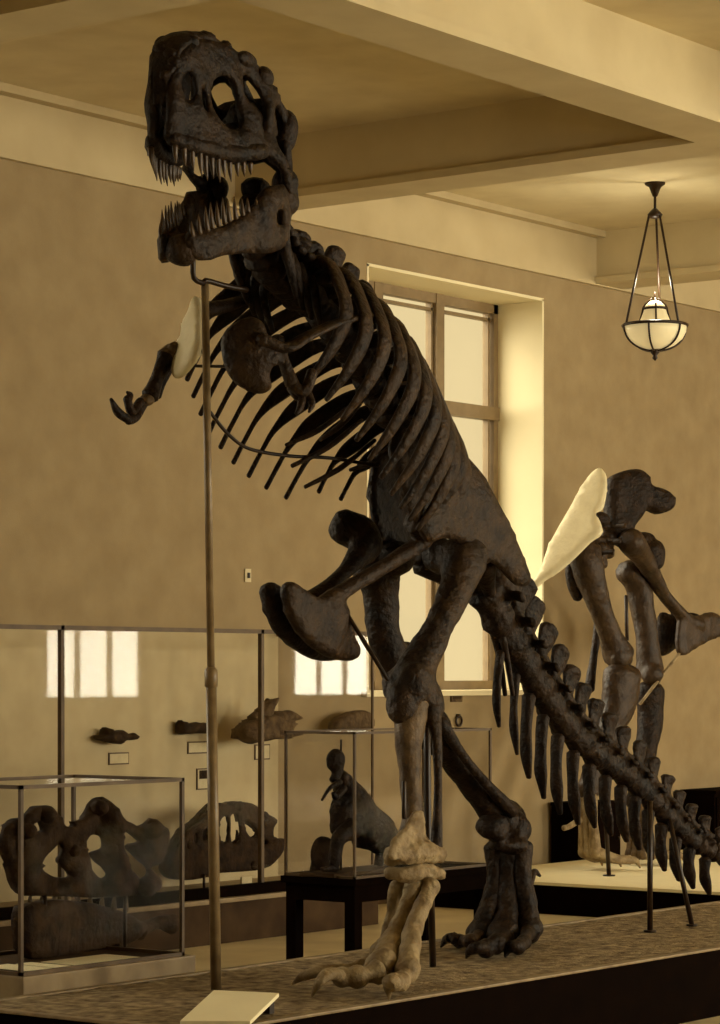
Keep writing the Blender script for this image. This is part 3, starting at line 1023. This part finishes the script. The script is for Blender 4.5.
long_bone([TB, PY(650, 720, Y2), PY(645, 755, Y2 - .05), PY(639, 785, Y2 - .1), AB], [(.18, .15), (.15, .13), (.12, .11), (.11, .1), (.12, .1)], [(TB, (.16, .14, .1))], [(AB, .11)], V((0, 1, 0))).build('shin_bone', M_BONE, SK2, remesh=.022, disp=.02)
MB().tube([PY(599, 622, Y2 + .25), PY(594, 655, Y2 + .25), PY(589, 690, Y2 + .2)], [(.05, .05), (.04, .04), (.05, .06)], 10, 4, jit=.1).build('ischium_bone', M_BONE, SK2)
MB().tube([PY(570, 566, Y2 + .1), PY(573, 582, Y2 + .1), PY(578, 598, Y2 + .1)], [.05, .07, .05], 10, 4, jit=.2).build('ischium_bone', M_BONE, SK2)
for (ax, ay), pts, ty in (((588, 796), [(588, 820), (590, 848)], 0), ((637, 806), [(638, 828), (637, 850)], 1)):
    for k in (-1, 0, 1):
        a = PY(ax + k * 4, ay, Y2 - .12 - .06 * k)
        b_ = PY(pts[0][0] + k * 5, pts[0][1], Y2 - .14 - .07 * k)
        c_ = PY(pts[1][0] + k * 6, pts[1][1] + 4, Y2 - .16 - .08 * k)
        long_bone([a, b_, c_], [.06, .05, .06], [], [(c_, .065)]).build('foot_bone', M_BONE_PALE if ty == 0 else M_BONE_MID, SK2, remesh=.018, disp=.012)
        e1 = V((c_.x + .16, c_.y - .06 * k - .05, P2Z + .12))
        e2 = V((c_.x + .32, c_.y - .12 * k - .08, P2Z + .10))
        e3 = V((c_.x + .42, c_.y - .15 * k - .10, P2Z + .02))
        MB().tube([c_, e1, e2], [.06, .05, .045], 10, 4, jit=.15).build('toe', M_BONE_PALE, SK2)
        MB().tube([e2, (e2 + e3) / 2 + V((.02, 0, .03)), e3], [.04, .03, .008], 8, 4).build('claw', M_BONE_PALE, SK2)
MB().tube([PY(580, 820, Y2 - .1), PY(570, 826, Y2 - .1), PY(564, 828, Y2 - .1)], [.035, .03, .03], 8, 4, jit=.2).build('claw', M_BONE_PALE, SK2)
MB().tube([PY(682, 650, Y2 - .12), PY(640, 704, Y2 - .15)], .016, 8, 2).build('iron_rod', M_BONE_PALE, SK2)
MB().tube([PY(626, 596, Y2 - .02), PY(627, 640, Y2 - .02)], .02, 8, 2).build('iron_rod', M_IRON, SK2)
b = PZ(609, 876, P2Z)
o = MB().tube([b, PY(604, 786, b.y)], .022, 10, 2, cap=False).tube([b, b + V((0, 0, .012))], .06, 12, 2, cap=False).build('support_rod', M_IRON, origin=b)
tag(o, 'thin dark iron rod standing on the white-topped platform by the pale foot', 'rod')

# ------------------------------------------------------------------ glass cases
def bars(m, lo, hi, t, skip=()):
    """the twelve edge bars of a box"""
    (x0, y0, z0), (x1, y1, z1) = lo, hi
    for x in (x0, x1 - t):
        for y in (y0, y1 - t):
            m.box((x, y, z0), (x + t, y + t, z1))
    for z in ((z0, z1 - t) if 'bottom' not in skip else (z1 - t,)):
        for y in (y0, y1 - t):
            m.box((x0, y, z), (x1, y + t, z + t))
        for x in (x0, x1 - t):
            m.box((x, y0 + t, z), (x + t, y1 - t, z + t))
    return m


# near case on the left, behind the platform
CX0, CX1, CY0, CY1 = 10.91, 12.33, 10.62, 11.55
CZ0, CZ1 = .55, 1.62
NC = thing('display_case', ((CX0 + CX1) / 2, (CY0 + CY1) / 2, 0), 'near glass display case at left full of big fossil bones, right behind the platform', 'display case')
MB().box((CX0, CY0 - .02, 0), (CX1 + .06, CY1, CZ0), .01).build('case_base', M_PALEWOOD, NC, smooth=False)
MB().box((CX0 + .04, CY0 + .04, CZ0 - .002), (CX1 - .04, CY1 - .04, CZ0 + .001)).build('case_floor', M_DARKWOOD, NC, smooth=False)
bars(MB(), (CX0 + .01, CY0 + .01, CZ0), (CX1 - .01, CY1 - .01, CZ1), .022).build('case_frame', M_CASEWOOD, NC, smooth=False)
for lo, hi in (((CX0 + .032, CY0 + .018, CZ0 + .02), (CX1 - .032, CY0 + .022, CZ1 - .02)), ((CX0 + .018, CY0 + .032, CZ0 + .02), (CX0 + .022, CY1 - .032, CZ1 - .02)),
               ((CX1 - .022, CY0 + .032, CZ0 + .02), (CX1 - .018, CY1 - .032, CZ1 - .02)), ((CX0 + .032, CY1 - .022, CZ0 + .02), (CX1 - .032, CY1 - .018, CZ1 - .02)),
               ((CX0 + .032, CY0 + .032, CZ1 - .014), (CX1 - .032, CY1 - .032, CZ1 - .010))):
    MB().box(lo, hi).build('glass_pane', M_GLASS, NC, smooth=False)
YF = 11.2
FO = [(2, 842), (8, 822), (22, 816), (34, 807), (50, 806), (60, 816), (76, 822), (86, 814), (90, 801), (102, 797), (114, 806), (122, 821), (138, 826), (150, 818), (161, 826), (166, 842), (158, 862), (150, 868), (158, 882), (152, 893), (120, 896), (80, 897), (40, 896), (16, 893), (8, 872)]
FH = [[(38, 868), (44, 853), (58, 843), (60, 852), (57, 862), (70, 876), (52, 877)],
      [(84, 838), (92, 834), (100, 836), (101, 848), (93, 853), (98, 863), (106, 874), (98, 878), (88, 866), (83, 852)],
      [(119, 830), (130, 833), (139, 841), (130, 846), (138, 858), (147, 872), (136, 879), (127, 862), (121, 846)],
      [(30, 824), (40, 820), (43, 830), (34, 833)], [(63, 818), (72, 820), (74, 826), (66, 826)]]
fo = PY(85, 895, YF)
m = MB()
m.plate(FO, FH, lambda u, v: PY(u, v, YF + .03 * math.sin(u * .15)), lambda u, v: .09 + .03 * math.sin(u * .3) * math.cos(v * .2), 4, 3, .03, .6)
for px, py, r in ((98, 808, .06), (45, 815, .05), (152, 830, .05), (25, 830, .05), (110, 850, .04), (73, 850, .05), (145, 886, .05)):
    m.blob(PY(px, py, YF - .04), (r, r * 1.3, r), jit=.5)
FB = thing('fossil_pelvis', PY(85, 965, YF).to_2d().to_3d() + V((0, 0, CZ0)), 'large dark fossil bone with three big openings, topmost in the near glass case', 'fossil')
m.build('bone_mass', M_FOSSIL, FB, disp=.02, dscale=.06)
for px in (45, 125):
    q = PY(px, 890, YF)
    MB().tube([q, V((q.x, q.y, CZ0 + .005))], .012, 8, 2, cap=False).build('stand_rod', M_IRON, FB)
# bones lying under it
JB = thing('fossil_jaw', PY(75, 950, 11.3).to_2d().to_3d() + V((0, 0, CZ0)), 'dark toothed fossil jaw low inside the near glass case at left', 'fossil')
m = MB()
m.plate([(20, 908), (50, 900), (90, 903), (120, 912), (140, 925), (132, 940), (100, 948), (60, 955), (28, 958), (18, 935)], [], lambda u, v: PY(u, v, 11.3 + .0012 * (u - 80)), .14, 6, 3, .03)
m.build('jaw_bone', M_FOSSIL, JB, disp=.02, dscale=.06)
for px in range(30, 130, 12):
    a = PY(px, 906 + .07 * abs(px - 60), 11.28)
    MB().tube([a, a + V((0, 0, .05)), a + V((.01, 0, .09))], [.018, .014, .004], 8, 3).build('tooth', M_BONE_MID, JB)
q = PY(75, 950, 11.33)
MB().box((q.x - .3, q.y - .05, CZ0 + .002), (q.x + .35, q.y + .05, CZ0 + .06)).build('stand_block', M_BLACK, JB, smooth=False)
LB = MB().tube([PY(138, 946, 11.44), PY(150, 940, 11.45), PY(162, 937, 11.46), PY(172, 938, 11.46)], [.06, .04, .045, .07], 12, 5, jit=.2)
z = min(v.co.z for v in LB.bm.verts)
LB.xform(Matrix.Translation((0, 0, CZ0 + .004 - z)))
o = LB.build('fossil_limb_bone', M_FOSSIL, origin=(12, 11.25, CZ0))
tag(o, 'dark fossil limb bone lying at the right end of the near glass case', 'fossil')
# white sheets on the case floor, standing in for a bright reflection
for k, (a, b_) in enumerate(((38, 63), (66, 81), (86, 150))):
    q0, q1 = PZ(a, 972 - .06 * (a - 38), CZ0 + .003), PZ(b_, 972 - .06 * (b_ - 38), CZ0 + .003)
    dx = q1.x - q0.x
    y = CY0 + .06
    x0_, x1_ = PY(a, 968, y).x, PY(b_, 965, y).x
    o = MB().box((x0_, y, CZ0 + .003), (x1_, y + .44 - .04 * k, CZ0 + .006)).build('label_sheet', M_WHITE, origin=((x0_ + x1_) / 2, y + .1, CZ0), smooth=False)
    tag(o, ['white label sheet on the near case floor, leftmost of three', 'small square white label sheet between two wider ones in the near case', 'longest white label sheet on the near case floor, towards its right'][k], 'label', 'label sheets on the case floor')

# long wall case
WY0, WX1, WZT = 14.5, 19.4, 2.62
WX0 = 9.0
WZB = .40
WC = thing('wall_case', (15, 15.1, 0), 'long glazed wall case with fossils hung on its pale back, left of the window', 'display case')
MB().box((WX0, WY0 - .05, 0), (WX1, YW - .04, WZB - .06)).build('case_base', M_DARKWOOD, WC, smooth=False)
MB().box((WX0, WY0 - .10, WZB - .06), (WX1 + .05, YW - .04, WZB - .02), .008).build('case_ledge', M_PALEWOOD, WC, smooth=False)
MB().box((WX0, WY0 - .04, WZB - .02), (WX1 + .02, WY0 + .03, WZB + .07)).build('case_rail', M_BLACK, WC, smooth=False)
MB().box((WX0, YW - .1, WZB - .02), (WX1, YW - .05, WZT)).build('case_back', M_PANEL, WC, smooth=False)
m = MB().box((WX0, WY0 - .01, WZT - .035), (WX1, WY0 + .03, WZT)).box((WX1 - .03, WY0 + .03, WZT - .035), (WX1, YW - .1, WZT))
for px in (62, 262):
    x = PY(px, 700, WY0).x
    m.box((x - .018, WY0 - .01, WZB), (x + .018, WY0 + .03, WZT))
m.box((WX1 - .018, WY0, WZB), (WX1, WY0 + .02, WZT))
m.build('case_frame', M_CASEWOOD, WC, smooth=False)
xs = [WX0, PY(62, 700, WY0).x, PY(262, 700, WY0).x, WX1 - .02]
for a, b_ in zip(xs, xs[1:]):
    MB().box((a + .02, WY0 + .008, WZB + .05), (b_ - .02, WY0 + .012, WZT - .03)).build('glass_pane', M_GLASS_WALL, WC, smooth=False)
MB().box((WX1 - .012, WY0 + .03, WZB), (WX1 - .008, YW - .1, WZT - .03)).build('glass_pane', M_GLASS, WC, smooth=False)
YB = YW - .1                       # face of the case's back


def hung(name, outline, label, cat, thick, mt, y=None, holes=(), extra=None, disp=.03, res=3.0):
    y = y or YB - thick * .5 - .01
    c = PY(sum(p[0] for p in outline) / len(outline), sum(p[1] for p in outline) / len(outline), y)
    m = MB().plate(outline, list(holes), lambda u, v: PY(u, v, y), thick, res, 3, .02, .35)
    if extra:
        extra(m, y)
    o = m.build(name, mt, origin=c, disp=disp, dscale=.08)
    return tag(o, label, cat)


hung('fossil_skull', [(97, 738), (104, 733), (103, 727), (112, 731), (120, 730), (125, 734), (133, 733), (133, 740), (124, 740), (118, 744), (106, 742)],
     'small dark fossil with a pointed end on the wall case back, leftmost', 'fossil', .16, M_FOSSIL)
hung('fossil_bone', [(180, 720), (187, 724), (198, 722), (206, 726), (207, 733), (195, 733), (181, 734), (179, 727)],
     'small dark wedge-shaped fossil hung beside the tall pole in the wall case', 'fossil', .14, M_FOSSIL)


def horns(m, y):
    m.tube([PY(262, 716, y), PY(270, 706, y - .05), PY(279, 698, y - .1)], [.09, .06, .012], 10, 5)
    m.tube([PY(275, 722, y), PY(290, 717, y - .05), PY(302, 718, y - .1)], [.10, .06, .012], 10, 5)
    m.tube([PY(255, 722, y), PY(263, 712, y + .02), PY(268, 700, y)], [.08, .06, .02], 10, 4)
    m.blob(PY(250, 732, y), (.14, .14, .1), jit=.4)


hung('horned_skull', [(242, 738), (244, 726), (254, 719), (264, 714), (276, 718), (290, 722), (286, 729), (297, 733), (288, 738), (270, 739), (256, 741)],
     'brown horned fossil skull with spikes pointing right in the wall case', 'fossil', .28, M_FOSSIL_L, y=15.2, extra=horns)
hung('fossil_slab', [(331, 729), (334, 720), (344, 714), (356, 711), (367, 712), (370, 728), (350, 729)],
     'mottled rounded fossil slab at the right end of the wall case', 'fossil', .14, M_FOSSIL_L)


def card(px0, py0, px1, py1, label, mt=M_CARD, frame_=True, y=YB, name='label_card'):
    a, b_ = PY(px0, py1, y), PY(px1, py0, y)
    e = thing(name, ((a.x + b_.x) / 2, y, a.z), label, 'label', 'cards on the wall case back' if y == YB else None)
    MB().box((a.x, y - .012, a.z), (b_.x, y - .001, b_.z)).build('card_edge', M_CASEWOOD, e, smooth=False)
    MB().box((a.x + .012, y - .015, a.z + .012), (b_.x - .012, y - .002, b_.z - .012)).build('paper', mt, e, smooth=False)
    return e


card(108, 752, 128, 765, 'small framed label card below the leftmost fossil in the wall case')
card(187, 741, 207, 754, 'small framed label card below the wedge-shaped fossil beside the pole')
cd = card(196, 768, 208, 790, 'upright card with a dark picture at top, left of the tall pole')
q0, q1 = PY(198, 779, YB), PY(206, 770, YB)
MB().box((q0.x, YB - .018, q0.z), (q1.x, YB - .003, q1.z)).build('picture', M_FOSSIL, cd, smooth=False)
card(254, 744, 269, 760, 'small framed label card below the brown horned skull')

# jawed skull on rods standing in the wall case
YS = 14.95
SO = [(172, 862), (180, 846), (192, 829), (205, 822), (215, 812), (225, 803), (235, 806), (241, 802), (254, 804), (266, 812), (277, 820), (274, 828), (275, 838), (285, 839), (284, 850), (271, 866), (254, 871), (225, 873), (202, 879), (183, 880), (173, 873)]
SH = [[(223, 822), (231, 817), (231, 841), (224, 840)], [(234, 817), (242, 815), (243, 840), (235, 842)], [(248, 823), (253, 823), (260, 833), (256, 838), (250, 833)],
      [(262, 821), (267, 820), (266, 827), (263, 826)], [(196, 836), (200, 833), (201, 842), (197, 844)], [(206, 832), (210, 828), (211, 838), (206, 841)], [(262, 841), (268, 840), (269, 844), (264, 845)]]
sb = PY(230, 892, YS)
JS = thing('fossil_skull', (sb.x, sb.y, WZB - .02), 'dark fossil skull with open eye sockets standing on rods behind the tall pole', 'fossil')
m = MB()
for k, y in enumerate((YS, YS + .12)):
    hs = SH if k == 0 else [[(sum(q[0] for q in h) / len(h) + 1.6 * (p[0] - sum(q[0] for q in h) / len(h)) + 4, p[1]) for p in h] for h in SH[:4]]
    m.plate(SO, hs, lambda u, v, y=y: (lambda p: V((p.x, y + .05 * math.sin((u - 172) / 36), p.z)))(PY(u, v, YS)), .05, 3.2, 3, .02)
for px, py in ((190, 845), (215, 818), (241, 806), (266, 816), (275, 842), (255, 866), (215, 872), (184, 874)):
    q = PY(px, py, YS)
    m.tube([q, q + V((0, .12, 0))], .045, 10, 3, jit=.3)
m.build('skull_bones', M_FOSSIL, JS, disp=.012, dscale=.07)
for px, py in ((204, 874), (259, 866)):
    q = PY(px, py, YS)
    MB().tube([q, V((q.x, q.y, WZB - .015))], .012, 8, 2, cap=False).build('stand_rod', M_IRON, JS)
a = PY(247, 882, 14.75)
o = MB().box((a.x - .07, a.y, WZB - .02), (a.x + .07, a.y + .015, WZB + .10)).build('label_card', M_CARD, origin=(a.x, a.y, WZB), smooth=False)
tag(o, 'small card standing under the skull on rods in the wall case', 'label', 'cards on the wall case floor')

# small plate and ring on the wall
a, b_ = PY(244, 582, YW), PY(250, 569, YW)
e = thing('switch_plate', ((a.x + b_.x) / 2, YW, a.z), 'tiny pale switch plate on the bare wall above the wall case', 'switch')
MB().box((a.x, YW - .015, a.z), (b_.x, YW - .001, b_.z), .004).build('plate', M_CARD, e, smooth=False)
q = (a + b_) / 2
MB().box((q.x - .012, YW - .03, q.z - .025), (q.x + .012, YW - .015, q.z + .025)).build('lever', M_IRON, e, smooth=False)
a, b_ = PY(450, 702, YW), PY(461, 693, YW)
e = thing('wall_sign', ((a.x + b_.x) / 2, YW, a.z), 'small dark square plate on the wall just under the window', 'sign')
MB().box((a.x, YW - .02, a.z), (b_.x, YW - .001, b_.z), .004).build('plate', M_FOSSIL_L, e, smooth=False)
MB().box((a.x + .03, YW - .024, a.z + .03), (b_.x - .03, YW - .02, b_.z - .03)).build('plate_face', M_DARKWOOD, e, smooth=False)

a = PY(457, 721, YW)
m = MB()
ring = [(a.x + .05 * math.cos(k * math.pi / 8), YW - .025, a.z + .05 * math.sin(k * math.pi / 8)) for k in range(17)]
m.tube(ring, .012, 8, 2, V((0, 1, 0)), cap=False)
m.box((a.x - .02, YW - .03, a.z + .03), (a.x + .02, YW - .001, a.z + .07))
tag(m.build('wall_ring', M_IRON, origin=(a.x, YW, a.z)), 'small dark ring fixed to the wall below the little square plate', 'ring')

# ------------------------------------------------------------------ table with a glass case and a small model
TX0, TY0, TZ = 15.3, 11.6, .78
TX1, TY1 = TX0 + 1.77, TY0 + .685
TB_ = thing('table', ((TX0 + TX1) / 2, (TY0 + TY1) / 2, 0), 'black wooden table under a glass case, behind the near skeleton leg', 'table')
MB().box((TX0, TY0, TZ - .05), (TX1, TY1, TZ), .006).build('table_top', M_BLACK, TB_, smooth=False)
MB().box((TX0 + .03, TY0 + .03, TZ - .17), (TX1 - .03, TY1 - .03, TZ - .05)).build('apron', M_BLACK, TB_, smooth=False)
for x in (TX0 + .03, TX1 - .12):
    for y in (TY0 + .03, TY1 - .12):
        MB().box((x, y, 0), (x + .09, y + .09, TZ - .17)).build('leg', M_BLACK, TB_, smooth=False)
GZ1 = 1.83
GC = thing('glass_case', ((TX0 + TX1) / 2, (TY0 + TY1) / 2, TZ), 'clear glass case on the black table covering a small skeleton model', 'display case')
GX0, GX1, GY0, GY1 = TX0 + .02, TX1 - .02, TY0 + .02, TY1 - .02
bars(MB(), (GX0, GY0, TZ), (GX1, GY1, GZ1), .018).build('case_frame', M_CASEWOOD, GC, smooth=False)
for lo, hi in (((GX0 + .02, GY0 + .006, TZ + .02), (GX1 - .02, GY0 + .010, GZ1 - .02)), ((GX0 + .006, GY0 + .02, TZ + .02), (GX0 + .010, GY1 - .02, GZ1 - .02)),
               ((GX1 - .01, GY0 + .02, TZ + .02), (GX1 - .006, GY1 - .02, GZ1 - .02)), ((GX0 + .02, GY1 - .01, TZ + .02), (GX1 - .02, GY1 - .006, GZ1 - .02)),
               ((GX0 + .02, GY0 + .02, GZ1 - .010), (GX1 - .02, GY1 - .02, GZ1 - .006))):
    MB().box(lo, hi).build('glass_pane', M_GLASS, GC, smooth=False)
YMO = (TY0 + TY1) / 2


def pm_(px, py, d=0):
    return PY(px, py, YMO + d)


zb = TZ + .004
q = pm_(352, 872)
MO = thing('skeleton_model', (q.x, q.y, zb), 'small dark upright dinosaur model inside the glass case on the table', 'model')
MB().box((q.x - .42, YMO - .16, zb), (q.x + .42, YMO + .16, zb + .03), .006).build('model_base', M_DARKWOOD, MO, smooth=False)
m = MB()
m.tube([pm_(340, 776), pm_(350, 795), pm_(360, 815), pm_(372, 830), pm_(386, 838), pm_(394, 832)], [(.06, .07), (.11, .12), (.15, .15), (.16, .16), (.12, .12), (.05, .05)], 14, 5, V((0, 1, 0)), .25)
m.tube([pm_(345, 800), pm_(343, 815), pm_(338, 832)], [.09, .10, .07], 12, 4, V((0, 1, 0)), .25)
m.blob(pm_(360, 812), (.12, .1, .15), jit=.3)
m.build('body', M_BONE, MO, remesh=.014, disp=.02, dscale=.05)
m = MB().blob(pm_(336, 760), (.075, .06, .085), jit=.35).tube([pm_(338, 766), pm_(336, 776), pm_(332, 780)], [.05, .04, .03], 10, 4, jit=.2)
m.build('head', M_BONE, MO, remesh=.012, disp=.015, dscale=.05)
MB().tube([pm_(340, 782, -.06), pm_(330, 788, -.08), pm_(322, 800, -.09)], [.025, .016, .010], 8, 4).build('arm', M_BONE, MO)
MB().tube([pm_(344, 788, -.05), pm_(336, 797, -.07), pm_(333, 793, -.08)], [.03, .025, .014], 8, 4).build('arm', M_BONE, MO)
MB().tube([pm_(352, 828, -.08), pm_(340, 838, -.09), pm_(336, 852, -.08), pm_(334, 866, -.08)], [.085, .06, .05, .04], 10, 5, jit=.2).tube([pm_(336, 868, -.08), pm_(322, 869, -.09)], [.03, .015], 8, 3).build('leg', M_BONE, MO)
MB().tube([pm_(374, 838, .06), pm_(380, 850, .06), pm_(378, 868, .06)], [.08, .045, .035], 10, 5, jit=.2).tube([pm_(378, 868, .06), pm_(368, 869, .06)], [.03, .015], 8, 3).build('leg', M_BONE, MO)
MB().tube([pm_(388, 836), pm_(396, 846), pm_(404, 858), pm_(412, 866)], [.08, .06, .035, .012], 10, 5, jit=.2).build('tail', M_BONE, MO)
MB().tube([pm_(341, 740, .05), pm_(341, 870, .05)], .008, 8, 2).build('stand_rod', M_IRON, MO)
q = pm_(322, 855, .19)
o = MB().blob((q.x, q.y, zb + .13), (.10, .08, .13), jit=.4, freq=8).tube([(q.x, q.y, zb + .1), (q.x, q.y, zb)], [.08, .1], 10, 2, cap=False).build('small_fossil', M_FOSSIL, origin=(q.x, q.y, zb))
tag(o, 'low brown rounded fossil lump left of the model in the table case', 'fossil')

# ------------------------------------------------------------------ dark low cabinets by the back wall
for k, (x0_, x1_, y0_, h) in enumerate(((PY(584, 850, 15.25).x, PY(622, 850, 15.25).x, 15.25, .88), (PY(716, 830, 15.2).x, PY(716, 830, 15.2).x + 2.2, 15.2, .92))):
    e = thing('low_cabinet', ((x0_ + x1_) / 2, y0_ + .2, 0), ['dark low cabinet on the floor by the wall, left of the far leg mount', 'dark low cabinet on the floor by the wall at the right edge'][k], 'cabinet', 'low cabinets by the wall')
    MB().box((x0_, y0_ + .02, 0), (x1_, YW - .04, h - .04)).build('body', M_BLACK, e, smooth=False)
    MB().box((x0_ - .02, y0_ - .01, h - .04), (x1_ + .02, YW - .04, h), .006).build('top', M_BLACK, e, smooth=False)
    n = 1 if k == 0 else 3
    for i in range(n):
        a_ = x0_ + .03 + (x1_ - x0_ - .06) * i / n
        b2_ = x0_ + .03 + (x1_ - x0_ - .06) * (i + 1) / n - .015
        d = MB().box((a_, y0_, .08), (b2_, y0_ + .02, h - .08), .004).build('door', M_BLACK, e, smooth=False)
        MB().blob((b2_ - .05, y0_ - .015, h * .55), .018, sub=2).build('knob', M_BRONZE, d)

# ------------------------------------------------------------------ hanging lamp
lc = PZ(655, 183, ZC)
LP = thing('pendant_lamp', lc, 'hanging bowl lamp of white glass and dark metal at upper right', 'lamp')
zr = PY(655, 326, lc.y).z
MB().lathe((lc.x, lc.y, ZC), [(.10, 0), (.10, -.015), (.06, -.04), (.04, -.09), (.025, -.13), (.015, -.135)], 20).build('canopy', M_BRONZE, LP)
hz_ = ZC - .30
MB().tube([(lc.x, lc.y, ZC - .12), (lc.x, lc.y, hz_)], .014, 10, 2).build('stem', M_BRONZE, LP)
MB().lathe((lc.x, lc.y, hz_), [(.02, .05), (.05, .02), (.075, -.01), (.06, -.04), (.02, -.05)], 20).build('hub', M_BRONZE, LP)
RB = .31
for k in range(3):
    a = math.radians(20 + 120 * k)
    d = V((math.cos(a), math.sin(a), 0))
    MB().tube([V((lc.x, lc.y, hz_ - .01)) + d * .06, V((lc.x, lc.y, zr)) + d * (RB - .01)], .012, 8, 2).build('hanging_rod', M_BRONZE, LP)
MB().lathe((lc.x, lc.y, zr), [(RB, 0), (RB * .98, -.06), (RB * .86, -.13), (RB * .62, -.19), (RB * .32, -.225), (.02, -.235), (.02, -.225), (RB * .3, -.21), (RB * .6, -.175), (RB * .83, -.12), (RB * .94, -.05), (RB * .95, 0)], 32).build('glass_bowl', M_OPAL, LP)
m = MB().lathe((lc.x, lc.y, zr), [(RB + .015, -.008), (RB + .02, .01), (RB + .005, .022), (RB - .025, .022), (RB - .025, -.008)], 32)
m.build('rim', M_BRONZE, LP)
bowl = [(RB + .012, 0), (RB + .002, -.06), (RB * .88, -.137), (RB * .64, -.198), (RB * .33, -.234), (.02, -.245)]
for k in range(6):
    a = math.radians(20 + 60 * k)
    d = V((math.cos(a), math.sin(a), 0))
    MB().tube([V((lc.x, lc.y, zr + z_)) + d * r_ for r_, z_ in bowl], .010, 6, 3).build('strap', M_BRONZE, LP)
MB().lathe((lc.x, lc.y, zr - .24), [(.05, .01), (.045, -.02), (.02, -.05), (.028, -.075), (.005, -.10)], 16).build('finial', M_BRONZE, LP)
MB().lathe((lc.x, lc.y, zr), [(.15, .02), (.145, .06), (.12, .12), (.10, .18), (.095, .20), (.05, .24), (.01, .25)], 20).build('upper_shade', M_OPAL, LP)
m = MB()
for k in range(4):
    a = math.radians(35 + 90 * k)
    d = V((math.cos(a), math.sin(a), 0))
    m.tube([V((lc.x, lc.y, zr + .02)) + d * .158, V((lc.x, lc.y, zr + .12)) + d * .128, V((lc.x, lc.y, zr + .20)) + d * .105, V((lc.x, lc.y, zr + .27)) + d * .03], .009, 6, 3)
m.lathe((lc.x, lc.y, zr + .17), [(.115, -.012), (.118, .012), (.105, .012), (.103, -.012)], 20)
m.tube([(lc.x, lc.y, zr + .24), (lc.x, lc.y, zr + .33)], [.02, .008], 8, 2)
m.build('shade_frame', M_BRONZE, LP)

l = bpy.data.lights.new('lamp_bulb', 'POINT')
l.energy = 28
l.color = (1, 0.92, 0.70)
l.shadow_soft_size = .06
o = bpy.data.objects.new('lamp_bulb', l)
COL.objects.link(o)
o.location = (lc.x, lc.y, zr + .40)
